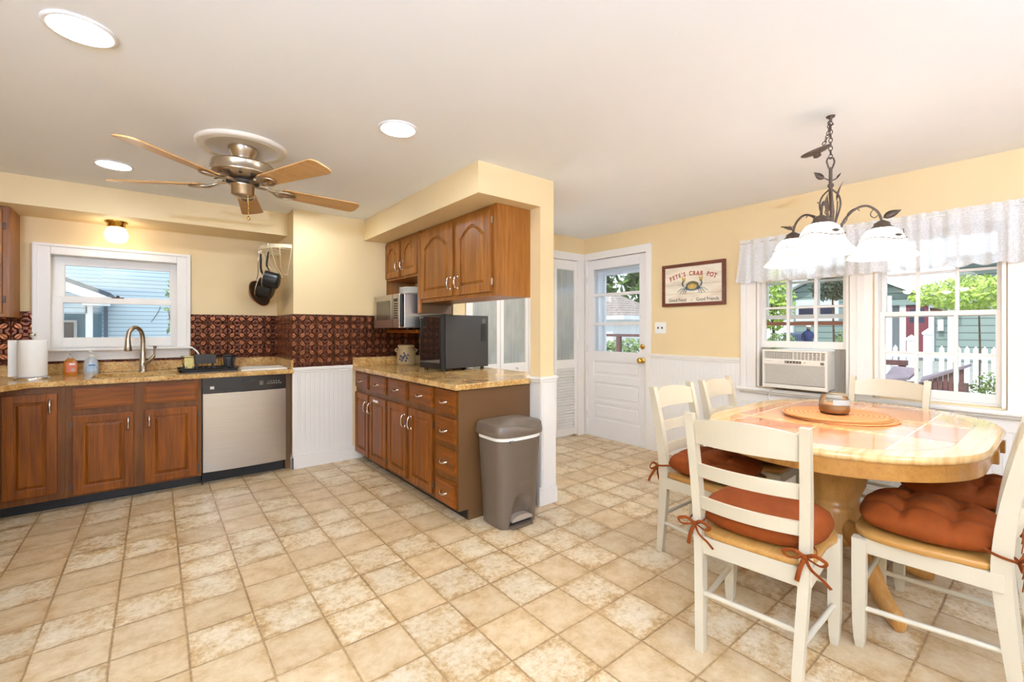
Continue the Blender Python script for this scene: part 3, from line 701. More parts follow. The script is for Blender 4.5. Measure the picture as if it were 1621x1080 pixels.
# ---------------------------------------------------------------- trash can
tc=thing('trash_can','taupe plastic step-on trash can in front of the brown peninsula end panel','trash can',(1.82,2.30,0))
def can(z,rec=True,n=112):
    f=z/.6; hw=.148+.034*f; yb=.135+.012*f; yfr=-.098-.022*f; pts=[]
    for i in range(n):
        a=2*PI*i/n; c,s=cos(a),sin(a); e=.38
        x=hw*abs(c)**e*(1 if c>=0 else -1); q=abs(s)**e
        if s>=0: y=yb*q
        else:
            bow=.028*(1-(x/hw)**2); y=yfr*q-bow*q
            if rec:
                aw=.098*(1-max(0,z-.02)/.27)**.5 if z<.29 else 0
                if aw>0:
                    k=min(1,max(0,(aw-abs(x))/.016)); k=k*k*(3-2*k); dep=.062*(1-z/.29)**.6
                    y+=dep*k*q
        pts.append((x,y,z))
    return pts
zs=[.0,.006]+[.012+.0155*i for i in range(20)]+[.33,.40,.48,.555]
rs=[[(x*(.96 if z==0 else 1),y*(.96 if z==0 else 1),z) for x,y,_ in can(z)] for z in zs]
obj('bin',MB().rings(rs),TAUPE,tc,local=True)
obj('base_lip',MB().box(-.085,.085,-.135,-.08,.0,.018,.008),TAUPE,tc,local=True)
obj('pedal',MB().prism([(.082*cos(PI*i/12),.030*sin(PI*i/12)) for i in range(13)]+[(-.082,-.006),(.082,-.006)],.05,M=frame((0,-.075,.05),(1,0,0),(0,-1,0))),pm('pedal_taupe',(160,144,128),.35),tc,local=True)
obj('pedal_slot',MB().box(-.088,.088,-.096,-.07,.018,.048,.004),BLACK,tc,local=True)
obj('bin_liner',MB().rings([[(x*1.012,y*1.012,z) for x,y,_ in can(z,False)] for z in (.558,.575,.592)]),PAPER,tc,local=True)
def lidr(z,k,dip=0):
    out=[]
    for x,y,_ in can(.6,False):
        zz=z
        if dip and y<-.02: zz=z-dip*math.exp(-((x-.06)/.075)**2)*min(1,(-y-.02)/.10)
        out.append((x*k,y*k,zz))
    return out
obj('lid',MB().rings([lidr(.582,1.075),lidr(.60,1.085),lidr(.648,1.05,.02),lidr(.654,1.02,.028),lidr(.653,.97,.035),lidr(.662,.8,.02),lidr(.672,.4),lidr(.674,.05)]),TAUPE,tc,local=True)
obj('liner_clip',MB().box(-.115,-.085,-.152,-.13,.545,.562,.006),TAUPE,tc,local=True)
# ---------------------------------------------------------------- ceiling fan
fc=(.403,3.052)
fan=thing('ceiling_fan','brushed nickel ceiling fan with five light wood blades on a round plaster medallion','ceiling fan',(fc[0],fc[1],2.0),0)
zo=-2.0
obj('medallion',MB().lathe([(.235,2.3299+zo),(.235,2.318+zo),(.222,2.308+zo),(.205,2.312+zo),(.195,2.306+zo),(.18,2.31+zo),(.168,2.318+zo),(.06,2.32+zo)],n=56),pm('plaster',(236,226,208),.6,var=.01),fan,local=True)
obj('canopy',MB().lathe([(.076,2.322+zo),(.077,2.306+zo),(.064,2.285+zo),(.056,2.262+zo),(.05,2.25+zo),(.05,2.214+zo)],n=36),NICKEL,fan,local=True)
mt=obj('motor_housing',MB().lathe([(.05,2.222+zo),(.15,2.221+zo),(.164,2.216+zo),(.168,2.208+zo),(.166,2.203+zo),(.166,2.162+zo),(.168,2.157+zo),(.163,2.151+zo),(.10,2.128+zo),(.06,2.122+zo)],n=48),NICKEL,fan,local=True)
mb=MB()
for i in range(14):
    a=2*PI*i/14; M=Matrix.Rotation(a,4,'Z')@Matrix.Translation((.133,0,2.1385+zo))@Matrix.Rotation(R(20),4,'Y')
    mb.prism([(-.02,-.016),(-.02,.016),(.022,0)],.004,M=M@Matrix.Translation((0,0,-.004)))
obj('vent_slots',mb,DARK,mt,local=True)
obj('flywheel',MB().lathe([(.07,2.124+zo),(.085,2.12+zo),(.085,2.108+zo),(.065,2.103+zo)],n=36),DARK,fan,local=True)
obj('switch_housing',MB().lathe([(.062,2.106+zo),(.066,2.10+zo),(.064,2.09+zo),(.061,2.088+zo),(.061,2.042+zo),(.055,2.036+zo),(.012,2.03+zo)],n=36),NICKEL,fan,local=True)
for i in range(5):
    a=R(5.1+72*i); M=Matrix.Rotation(a,4,'Z')@Matrix.Translation((0,0,2.094+zo))@Matrix.Rotation(R(-12),4,'X')
    n=10; L0,L1=.205,.70; out=[(L0+.012,-.052),(L0,-.03),(L0,.03),(L0+.012,.052)]
    out+=[(L1-.05+.05*abs(sin(PI*k/24))**.75,.069*abs(cos(PI*k/24))**.6*(1 if k<12 else -1)) for k in range(25)]
    b=obj('blade',MB().prism(out,.007,M=M),BLADE,fan,local=True)
    ir=MB(); Mi=M@Matrix.Translation((0,0,-.006))
    ir.tube(spline([(.07,0,.03),(.12,0,.022),(.165,.012,.008),(.20,.035,.0),(.25,.036,-.002),(.28,.018,-.002),(.287,0,-.002),(.28,-.018,-.002),(.25,-.036,-.002),(.20,-.035,0),(.165,-.012,.008),(.12,0,.022)],3),.0065,8,M=Mi)
    ir.box(.19,.29,-.006,.006,-.004,.004,.002,Mi); ir.box(.06,.13,-.018,.018,.016,.03,.004,Mi)
    obj('blade_iron',ir,NICKEL,b,local=True)
mb=MB().tube([(.02,-.05,2.04+zo),(.022,-.055,1.91+zo)],.0010,6).lathe([(.002,.012),(.008,.006),(.009,-.004),(.004,-.012)],(.022,-.055,1.90+zo),10)
obj('pull_chain',mb,BRASS,fan,local=True)
# ---------------------------------------------------------------- recessed downlights
dl=None
for i,(x,y,lb) in enumerate([(-.21,2.227,'round recessed ceiling downlight at the upper left corner, the largest looking one'),(1.02,2.262,'round recessed ceiling downlight right of the fan near the soffit corner'),(-.213,3.918,'round recessed ceiling downlight above the sink window beyond the fan'),(1.02,3.918,'round recessed ceiling downlight above the dishwasher, behind a fan blade'),(2.55,3.1,'round recessed downlight added as hall fill light, hidden behind the peninsula soffit')]):  # the hall entry is an added fill light, hidden from view
    if dl is None:
        dl=thing('ceiling_light',lb,'ceiling light',(x,y,CZ-.006),0,'recessed ceiling downlights')
        obj('trim_ring',MB().lathe([(.105,.0055),(.105,.002),(.092,-.002),(.085,.001),(.085,.0055)],n=48),WHITE,dl,local=True)
        obj('lens',MB().lathe([(.085,.003),(.06,-.0005),(.01,-.001)],n=48),LENS,dl,local=True)
    else: dup(dl,(x,y,CZ-.006),0,lb)
gl=thing('ceiling_light','small brass flush light with a glowing glass globe above the sink window','ceiling light',(-.247,4.83,2.125))
obj('base',MB().lathe([(.072,0),(.072,-.012),(.058,-.018),(.058,-.045),(.05,-.05)],(-.247,4.83,2.124)),BRASS,gl)
obj('glass_globe',MB().lathe([(.05,2.078),(.06,2.06),(.072,2.03),(.073,2.0),(.062,1.972),(.04,1.957),(.01,1.952)],(-.247,4.83,0)),GLOBEM,gl)
# two unseen torchieres added behind the camera to fill the ceiling with light
def add_fill_lamp(label,x,y,power):
    t=thing('fill_lamp',label,'added fill lamp',(x,y,0),0,'added torchiere fill lights')
    obj('base',MB().lathe([(.14,0),(.14,.02),(.03,.035),(.012,.05)],n=32),BRONZE,t,local=True)
    obj('pole',MB().cyl((0,0,.04),(0,0,1.66),.012),BRONZE,t,local=True)
    obj('bowl_shade',MB().lathe([(.02,1.65),(.09,1.68),(.16,1.76),(.17,1.80),(.165,1.80),(.155,1.765),(.085,1.69),(.01,1.662)],n=40,cap=False),BRONZE,t,local=True)
    l=bpy.data.lights.new('fill_bulb','POINT'); l.energy=power*FILL; l.color=(.69,.96,1.58); l.shadow_soft_size=.06
    o=bpy.data.objects.new('fill_bulb',l); COL.objects.link(o); o.parent=t; o.location=(0,0,1.77)
add_fill_lamp('added torchiere fill light by the left wall, out of view',-1.3,-1.0,600.)
add_fill_lamp('added torchiere fill light by the rear door, out of view',1.7,-1.95,165.)
pn=thing('fill_pendant','opal globe pendant added as hall fill light, hidden behind the peninsula soffit','pendant lamp',(2.45,2.75,1.68))  # unseen pendant added to brighten the hall and door
obj('canopy',MB().lathe([(.05,2.3295),(.05,2.318),(.02,2.305)],(2.45,2.75,0)),NICKEL,pn)
obj('cord',MB().cyl((2.45,2.75,1.86),(2.45,2.75,2.31),.004),NICKEL,pn)
obj('opal_globe',MB().sphere((2.45,2.75,1.77),.09,24),PENDM,pn)
obj('light_block_cap',MB().lathe([(.01,1.875),(.05,1.87),(.088,1.835),(.102,1.785),(.099,1.785),(.084,1.833),(.047,1.866),(.008,1.87)],(2.45,2.75,0),28,cap=False),NICKEL,pn)  # cap added to keep the pendant's direct light off the ceiling
# ---------------------------------------------------------------- chandelier
CX,CY=2.67,.764; ch=thing('chandelier','bronze leaf chandelier with three alabaster glass shades hanging over the dining table','chandelier',(CX,CY,1.6))
C0=Vector((CX,CY,0))
def cp3(r,f,z): return C0+RV*r+FV*f+Vector((0,0,z))
def chain(mb,a,b,n,w=.008,h=.017):
    a=Vector(a); b=Vector(b); d=(b-a)/n; ax=d.normalized()
    for i in range(n):
        c=a+d*(i+.5); s=Vector((1,0,0)) if i%2 else Vector((0,1,0)); s=(s-ax*s.dot(ax)).normalized()
        mb.tube([c+ax*(d.length*.62)*cos(2*PI*k/12)+s*w*sin(2*PI*k/12) for k in range(12)],.0022,6,True)
mb=MB(); chain(mb,cp3(0,0,2.115),cp3(0,0,2.30),9); obj('chain',mb,BRONZE,ch)
mb=MB(); chain(mb,cp3(-.006,0,2.29),cp3(-.012,0,2.235),3); chain(mb,cp3(-.012,0,2.235),cp3(-.036,-.0,2.185),3); obj('chain',mb,BRONZE,ch)
obj('ceiling_hook',MB().lathe([(.02,0),(.018,-.006),(.007,-.012),(.006,-.03)],cp3(0,0,CZ-.001)).tube(spline([cp3(0,0,2.305),cp3(-.012,0,2.298),cp3(-.004,0,2.284),cp3(.014,0,2.29)],4),.004),BRONZE,ch)
Mc=Matrix.Translation(cp3(-.075,-.0,2.152))@Matrix.Rotation(R(18),4,RV.cross(Vector((0,0,1))))
obj('canopy_plate',MB().lathe([(.066,.004),(.066,-.002),(.05,-.010),(.018,-.014),(.016,-.03),(.006,-.034)],M=Mc,n=36),BRONZE,ch)
mb=MB().tube([cp3(0,0,2.05),cp3(-.012,0,2.075),cp3(-.020,0,2.10),cp3(-.014,0,2.118),cp3(0,0,2.12),cp3(.014,0,2.118),cp3(.020,0,2.10),cp3(.012,0,2.075),cp3(0,0,2.05)],.004)
mb.tube([cp3(0,0,2.07),cp3(0,0,1.99),cp3(0,0,1.94),cp3(.008,0,1.85),cp3(0,0,1.72),cp3(0,0,1.70)],[.008,.0075,.009,.010,.010,.006],10)
mb.lathe([(.004,-.012),(.012,-.008),(.014,0),(.012,.008),(.004,.012)],cp3(0,0,1.978),14)
for a in (0,2.1,4.2):
    mb.tube(spline([cp3(0,0,1.965),cp3(.04*cos(a),.04*sin(a),1.93),cp3(.05*cos(a),.05*sin(a),1.88),cp3(.03*cos(a),.03*sin(a),1.81),cp3(.012*cos(a),.012*sin(a),1.74)],5),.0042)
obj('stem',mb,BRONZE,ch)
def leaf(mb,base,tip,wid,up):
    base=Vector(base); tip=Vector(tip); d=tip-base; s=d.cross(Vector(up)).normalized(); nn=s.cross(d).normalized()
    P=[]; n=8
    for i in range(n+1):
        t=i/n; w=wid*sin(PI*t**.75)*(1-t*.15); c=base+d*t+nn*(.10*d.length*sin(PI*t))
        P.append([c-s*w,c+nn*wid*.18,c+s*w,c-nn*.003])
    mb.rings(P,True,False)
mb=MB(); leaf(mb,cp3(-.03,0,2.015),cp3(-.085,.0,2.045),.018,FV); mb.tube(spline([cp3(-.03,0,2.015),cp3(0,0,2.005),cp3(.03,0,2.015),cp3(.05,0,2.04)],4),[.003]*12+[.002],6); leaf(mb,cp3(.03,0,2.015),cp3(.052,0,2.045),.004,FV)
leaf(mb,cp3(.03,0,1.90),cp3(.062,0,2.0),.006,FV); mb.tube(spline([cp3(.012,0,1.76),cp3(.03,0,1.84),cp3(.035,0,1.90)],4),.003,6)
leaf(mb,cp3(-.025,-.02,1.84),cp3(-.03,-.02,1.93),.013,FV)
obj('leaves',mb,BRONZE,ch)
for a in (-135,-15,105):
    ca,sa=cos(R(a)),sin(R(a))
    def q(r,z,t=0): return cp3(ca*r-sa*t,sa*r+ca*t,z)
    arm=MB().tube(spline([q(.018,1.715),q(.035,1.735),q(.06,1.80),(q(.105,1.85)),q(.155,1.865),q(.20,1.835),q(.22,1.785),q(.22,1.765)],5),.0058,8)
    arm.tube(spline([q(.05,1.775,.004),q(.075,1.80,.012),q(.07,1.83,-.012),q(.11,1.858,.008),q(.13,1.845,.01)],5),.002,6)
    arm.tube(spline([q(.185,1.85),q(.18,1.825,.02),q(.20,1.81,.03),q(.215,1.82,.028)],4),.002,6)
    leaf(arm,q(.225,1.80),q(.30,1.835),.02,Vector((0,0,.5))-FV)
    o=obj('arm',arm,BRONZE,ch)
    obj('socket_cap',MB().lathe([(.008,1.79),(.016,1.785),(.032,1.775),(.034,1.762),(.046,1.752),(.05,1.742),(.04,1.738)],q(.22,0),28),BRONZE,o)
    prof=[(.046,1.748),(.064,1.737),(.079,1.715),(.089,1.69),(.099,1.662),(.114,1.637),(.137,1.617),(.143,1.606)]
    obj('glass_shade',MB().lathe(prof+[(r-.004,z-.001) for r,z in prof[::-1]],q(.22,0),40,cap=False),SHADEM,o)
    obj('light_bulb',MB().sphere(q(.22,1.66),.03,16,(1,1,1.15)),BULB,o)
    vine=MB().tube([q(.22,0)+(RV*cos(t)-FV*sin(t)*1)*.0935+Vector((0,0,1.688+.008*sin(3*t))) for t in [-.3+.16*k for k in range(24)]],.0022,6)
    b=q(.22,0)+(-FV)*.094+Vector((0,0,1.70)); leaf(vine,b+RV*.02,b-RV*.02,.008,FV); vine.tube(spline([b+RV*.015,b+RV*.025+Vector((0,0,.012)),b+RV*.022+Vector((0,0,.028))],4),.0018,6)
    obj('shade_vine',vine,BRONZE,o)
    pl=bpy.data.lights.new('bulb_light','POINT'); pl.energy=SHADE; pl.color=(1,.97,.94); pl.shadow_soft_size=.03
    lo=bpy.data.objects.new('bulb_light',pl); COL.objects.link(lo); lo.parent=ch; lo.location=q(.22,1.615)-Vector((CX,CY,1.6))
# ---------------------------------------------------------------- dining table
TX,TY,TZ=2.915,.76,.765
tb=thing('dining_table','oval blond wood dining table with inlaid terracotta tiles and pedestal base','table',(TX,TY,0))
def stad(r,hx=.265,n=28):
    return [(hx+r*cos(-PI/2+PI*i/n),r*sin(-PI/2+PI*i/n)) for i in range(n+1)]+[(-hx+r*cos(PI/2+PI*i/n),r*sin(PI/2+PI*i/n)) for i in range(n+1)]
def m_top():
    m,t,b=new('tiled_table_top'); o,(x,y,z)=coords(t)
    dx=(x.abs()-.265).max(0.); D=(dx*dx+y*y).sqrt()
    ins=D.lt(.452); up=z.gt(TZ-.004)
    b1=((x+.285).abs()).lt(.036); b2=((x-.205).abs()).lt(.030); band=b1.max(b2)
    mid=((x+.04).abs()).lt(.22)
    yy=((y+.29+mid*0.0)/.335); fy=yy.fract(); gl=((fy.min(fy.inv()))*.335).lt(.004)
    ge=((D-.452).abs()).lt(.003).max(((x+.285).abs()-.036).abs().lt(.0025)).max(((x-.205).abs()-.03).abs().lt(.0025))
    n=noise(t,o,5,3); w=noise(t,o,3,4,.6,stretch=(1.2,18,1)); cell=yy.floor()*2.3+x.gt(-.285)*1.7+x.gt(.2)*3.1
    r=(cell*12.9).sin()*.5+.5
    tile=ramp(t,n*.6+r*.4,[(.25,rgb(190,112,62)),(.5,rgb(206,134,84)),(.75,rgb(220,160,114))])
    wd=ramp(t,w,[(.35,rgb(200,154,92)),(.65,rgb(226,188,130))])
    c=mix(t,ins*(band.inv())*up,wd,tile)
    gr=ins*(band.inv())*gl
    c=mix(t,gr*up,c,rgb(236,214,180)); c=mix(t,ge*ins*up,c,rgb(168,120,76))
    t.links.new(c,b.inputs['Base Color']); b.inputs['Roughness'].default_value=.13; b.inputs['Coat Weight'].default_value=.3
    bump(t,b,gr.max(ge*ins).inv(),.3,.003); return m
mb=MB(); L=[(.548,TZ-.032),(.557,TZ-.026),(.56,TZ-.016),(.557,TZ-.006),(.55,TZ)]
mb.rings([[(x,y,z) for x,y in stad(r)] for r,z in L],True,False); n=len(stad(.55)); mb.add([(x,y,TZ) for x,y in stad(.55)],[list(range(n))]); mb.add([(x,y,TZ-.032) for x,y in stad(.548)],[list(range(n))[::-1]])
obj('tabletop',mb,m_top(),tb,local=True)
mb=MB().rings([[(x,y,.665) for x,y in stad(.541)],[(x,y,TZ-.032) for x,y in stad(.541)],[(x,y,TZ-.032) for x,y in stad(.51)],[(x,y,.665) for x,y in stad(.51)]],False,False,close=True)
obj('apron',mb,BLOND,tb,local=True)
for sx in (.29,.0): 
    for sy in (-1,1): obj('apron_block',MB().box(sx-.02,sx+.02,sy*.546-.012,sy*.546+.012,.655,.715,.003),BLOND,tb,local=True)
PXc=2.72-TX
obj('pedestal',MB().lathe([(.10,.664),(.125,.655),(.13,.635),(.118,.62),(.112,.61),(.122,.60),(.135,.57),(.137,.53),(.125,.47),(.105,.42),(.095,.39),(.11,.375),(.12,.355),(.12,.22),(.11,.19),(.09,.18)],(PXc,0,0),36),BLONDZ,tb,local=True)
obj('cross_rail',MB().box(PXc-.35,.35,-.045,.045,.635,.664,.004),BLONDZ,tb,local=True)
for k in range(4):
    a=R(45+90*k); u=Vector((cos(a),sin(a),0)); c0=Vector((PXc,0,0))
    pts=[c0+u*.07+Vector((0,0,.285)),c0+u*.16+Vector((0,0,.255)),c0+u*.26+Vector((0,0,.17)),c0+u*.34+Vector((0,0,.085)),c0+u*.42+Vector((0,0,.042)),c0+u*.455+Vector((0,0,.04))]
    sp=spline(pts,5); obj('foot',MB().tube(sp,[.055-.012*i/len(sp) for i in range(len(sp)-2)]+[.038,.03],12,flat=.62),BLONDZ,tb,local=True)
# placemats and candle
MATM=None
def m_mat():
    m,t,b=new('woven_placemat'); o,(x,y,z)=coords(t); r=((x*x)/(.26*.26)+(y*y)/(.225*.225)).sqrt()
    n=noise(t,o,30,3); w=((r*70.).sin()*.5+.5); t.links.new(ramp(t,w*.5+n*.5,[(.3,rgb(166,96,46)),(.7,rgb(216,150,88))]),b.inputs['Base Color'])
    b.inputs['Roughness'].default_value=.55; bump(t,b,w,.5,.003); return m
MATM=m_mat()
for i,(ox,oy,lb) in enumerate([(.02,-.012,'woven oval placemat at the bottom of the stack on the dining table'),(.004,.004,'woven oval placemat in the middle of the stack on the dining table'),(-.006,.003,'woven oval placemat on top of the stack under the candle jar')]):
    z=TZ+.0005+.0075*i; pr=[(1,.0),(1.012,.0035),(1,.007),(.94,.0072),(.5,.0068),(.05,.0068)]
    mb=MB().rings([[(k*.26*cos(2*PI*j/64),k*.225*sin(2*PI*j/64),zz) for j in range(64)] for k,zz in [(.9,0)]+pr])
    p=C0*0+Vector((2.945,.815,0))+RV*ox+FV*oy
    o=tag(obj('placemat',mb,MATM),lb,'placemat','woven placemats on the table'); o.location=(p.x,p.y,z); o.rotation_euler=(0,0,-TH+R(3*i))
cz=TZ+.0235; cc=(2.925,.82)
cn=thing('candle_jar','short glass candle jar half filled with amber wax on the placemats','candle',(cc[0],cc[1],cz))
pr=[(.05,0),(.064,.004),(.071,.02),(.072,.045),(.070,.07),(.064,.088),(.062,.095)]
GL2=m_glass('jar_glass',(.93,.95,.95,1),1.4)
obj('glass_jar',MB().lathe(pr,(cc[0],cc[1],cz),36,cap=False),GL2,cn)
obj('wax',MB().lathe([(.048,.005),(.061,.008),(.067,.022),(.0675,.05),(.03,.051),(.002,.05)],(cc[0],cc[1],cz),32),pm('amber_wax',(190,132,76),.4,var=.06),cn)
obj('paper_label',MB().grid(lambda u,v:Vector((cc[0],cc[1],cz+.054+.028*v))+(-FV*cos(-.7+1.3*u)+RV*sin(-.7+1.3*u))*(.0735-.0035*v),12,3),pm('frosted_label',(170,172,168),.5,var=.06,vs=40),cn)
# ---------------------------------------------------------------- chairs and cushions
def make_chair(label,loc,rz):
    c=thing('dining_chair',label,'chair',loc,rz,'white ladder-back chairs around the dining table')
    for s in (-1,1):
        P=[(s*.162,-.232,0),(s*.170,-.212,.2),(s*.179,-.195,.40),(s*.182,-.196,.50),(s*.187,-.212,.66),(s*.192,-.245,.85),(s*.194,-.262,.925)]
        sp=spline(P,4); rs=[]
        for i,p in enumerate(sp):
            t=i/(len(sp)-1); hx=.016; hy=.0165+.009*sin(PI*min(1,t*1.1))
            rs.append([(p.x+a*hx,p.y+b*hy,p.z) for a,b in ((-1,-1),(1,-1),(1,1),(-1,1))])
        obj('back_post',MB().rings(rs,False),CHAIRW,c,local=True)
        rs=[]
        for z,hy,y in ((0,.013,.183),(.03,.017,.184),(.10,.020,.185),(.25,.022,.185),(.43,.022,.185)): rs.append([(s*.198+a*hy,y+b*hy,z) for a,b in ((-1,-1),(1,-1),(1,1),(-1,1))])
        obj('leg',MB().rings(rs,False),CHAIRW,c,local=True)
        obj('side_apron',MB().box(s*.19-.009,s*.19+.009,-.20,.18,.372,.432,.002),CHAIRW,c,local=True)
        obj('side_stretcher',MB().cyl((s*.169,-.212,.17),(s*.198,.185,.155),.0105,.0105,12),CHAIRW,c,local=True)
    obj('front_apron',MB().box(-.18,.18,.176,.194,.372,.432,.002),CHAIRW,c,local=True)
    obj('rear_apron',MB().box(-.176,.176,-.207,-.19,.366,.432,.002),CHAIRW,c,local=True)
    obj('rear_stretcher',MB().cyl((-.17,-.212,.215),(.17,-.212,.215),.0105,.0105,12),CHAIRW,c,local=True)
    obj('front_stretcher',MB().cyl((-.188,.185,.235),(.188,.185,.235),.0105,.0105,12),CHAIRW,c,local=True)
    def rail(z0,z1,y0,arch,name):
        n=16; rs=[]
        for i in range(n+1):
            u=-1+2*i/n; x=.185*u; k=1-u*u; yb=y0-.034*k; zt=z1+arch*k
            lean=-.2*(z1-z0)
            rs.append([(x,yb-.008,z0),(x,yb+.008,z0),(x,yb+.008+lean,zt),(x,yb-.008+lean,zt)])
        obj(name,MB().rings(rs,False),CHAIRW,c,local=True)
    rail(.805,.895,-.230,.022,'crest_rail'); rail(.672,.725,-.211,0,'back_slat'); rail(.545,.595,-.200,0,'back_slat')
    pts=[]
    for i in range(48):
        a=2*PI*i/48; cx,sx=cos(a),sin(a); e=.42; hw=.222 if sx>0 else .205
        pts.append((hw*abs(cx)**e*(1 if cx>=0 else -1),(.215 if sx>0 else .212)*abs(sx)**e*(1 if sx>=0 else -1)))
    mb=MB().rings([[(x*k,y*k,z) for x,y in pts] for k,z in ((.97,.432),(1,.438),(1,.452),(.985,.458),(.5,.456),(.03,.455))])
    obj('seat',mb,SEATW,c,local=True); return c
def make_cushion(label,loc,rz,flat=0):
    c=thing('seat_cushion',label,'cushion',loc,rz,'rust seat cushions tied to the dining chairs')
    N=36
    def shape(u,v,top):
        x,y=2*u-1,2*v-1
        k=max(0,(1-abs(x)**3.2))**.5*max(0,(1-abs(y)**3.2))**.5
        X0=x*math.sqrt(1-.30*y*y)*.222; Y0=y*math.sqrt(1-.30*x*x)*.213
        if y<0: X0*=1-.06*(-y)
        h=.052*k
        if top:
            if not flat:
                for a in (-.36,.36):
                    for b in (-.36,.36): h-=.050*math.exp(-((x-a)**2+(y-b)**2)/.026)
                    h-=.020*math.exp(-((x-a)/.10)**2)*k; h-=.020*math.exp(-((y-a)/.10)**2)*k
                h+=.016*k
            else:
                h+=.012*k-.035*math.exp(-((x-.08)**2/.05+(y-.75)**2/.05))-.012*math.exp(-((x-.02-.08*y)/.05)**2)*k*(1 if y>0 else .2)+.004*sin(9*x+4*y)*k
            return (X0,Y0,.052+h)
        return (X0,Y0,.052-.050*k**.7)
    mb=MB().grid(lambda u,v:shape(u,v,True),N,N).grid(lambda u,v:shape(u,v,False),N,N)
    o=obj('cushion_body',mb,RUST,c,local=True)
    bm=bmesh.new(); bm.from_mesh(o.data); bmesh.ops.remove_doubles(bm,verts=bm.verts[:],dist=1e-5); bmesh.ops.recalc_face_normals(bm,faces=bm.faces[:]); bm.to_mesh(o.data); bm.free()
    for s in (-1,1):
        k=(s*.186,-.232,.028); t=MB(); f=.35
        t.tube(spline([(s*.165,-.165,.045),(s*.160,-.200,.04),(s*.172,-.226,.032),k],4),.005,8,flat=f)
        t.tube(spline([(s*.185,-.15,.045),(s*.212,-.19,.04),(s*.208,-.224,.034),k],4),.005,8,flat=f)
        t.sphere(k,.009,10)
        for w in (-1,1): t.tube(spline([k,(k[0]+w*.03,k[1]-.012,k[2]+.018),(k[0]+w*.062,k[1]-.01,k[2]+.004),(k[0]+w*.045,k[1]-.008,k[2]-.012),k],5),.006,8,flat=.3)
        t.tube(spline([k,(k[0]+.02,k[1]-.012,k[2]-.03),(k[0]+.055,k[1]-.012,k[2]-.055),(k[0]+.075,k[1]-.01,k[2]-.075)],4),.0075,8,flat=.25)
        t.tube(spline([k,(k[0]-.012,k[1]-.012,k[2]-.04),(k[0]-.022,k[1]-.008,k[2]-.085)],4),.0075,8,flat=.25)
        obj('tie',t,RUST,c,local=True)
    return c
CH=[((1.915,.770,0),R(-84),'white chair nearest the camera, its back to the camera at the table end','flat rust cushion with dented front edge on the chair nearest the camera'),
 ((2.386,.352,0),R(3),'white chair at the right edge, seat facing the long near side of the table','tufted rust cushion on the chair at the right edge of the photo'),
 ((2.99,.335,0),0,'white chair tucked under the table behind the chair at the right edge','tufted rust cushion half hidden behind the one at the right edge'),
 ((2.40,1.225,0),R(180),'white chair on the far side of the table nearest the trash can','rust cushion on the far side chair nearest the trash can, ties hanging'),
 ((2.945,1.235,0),R(182),'white chair on the far side of the table in front of the air conditioner','rust cushion on the far side chair in front of the air conditioner'),
 ((3.555,.765,0),R(90),'white chair at the far table end with its back to the windows','rust cushion on the chair that backs onto the windows')]
c0=make_chair(CH[0][2],CH[0][0],CH[0][1]); q0=make_cushion(CH[0][3],(1.915,.770,.4585),CH[0][1],1); q1=None
for p,a,l1,l2 in CH[1:]:
    dup(c0,p,a,l1)
    if q1 is None: q1=make_cushion(l2,(p[0],p[1],.4585),a)
    else: dup(q1,(p[0],p[1],.4585),a,l2)
# ---------------------------------------------------------------- pot rack and pans
pr=thing('pot_rack','cream half-round metal pot rack fixed to the chase wall beside the soffit','pot rack',(.964,4.65,1.74))
CREAM=pm('cream_enamel',(232,216,180),.4,.1,var=.03)
def arc(z,rx,ry,n=20,yc=4.65): return [(.962-rx*sin(PI*i/n),yc-ry*cos(PI*i/n),z) for i in range(n+1)]
mb=MB(); A=arc(2.0,.215,.265)
mb.rings([[(x,y,z-.016),(x-.004,y,z-.016),(x-.004,y,z+.016),(x,y,z+.016)] for x,y,z in A],False)
mb.tube(arc(1.76,.06,.10),.005)
obj('hoop_frame',mb,CREAM,pr)
mb=MB()
for i in range(3,18,2):
    a=Vector(A[i]); b=Vector(arc(1.76,.06,.10)[i]); mb.tube(bez(a-Vector((0,0,.015)),a+Vector((.02,0,-.13)),b+Vector((-.05,0,.05)),b,10),.003,6)
for i in (2,6,10,14,18): mb.tube([A[i],(.962,A[i][1],1.985)],.003,6)
mb.tube([(.96,4.385,2.0),(.958,4.43,1.90),(.958,4.53,1.77)],.006)
obj('wire_grid',mb,CREAM,pr)
def P3(u,v,d): return FV*d+RV*((u-810.5)/708*d)+Vector((0,0,1.25+(522-v)/708*d))
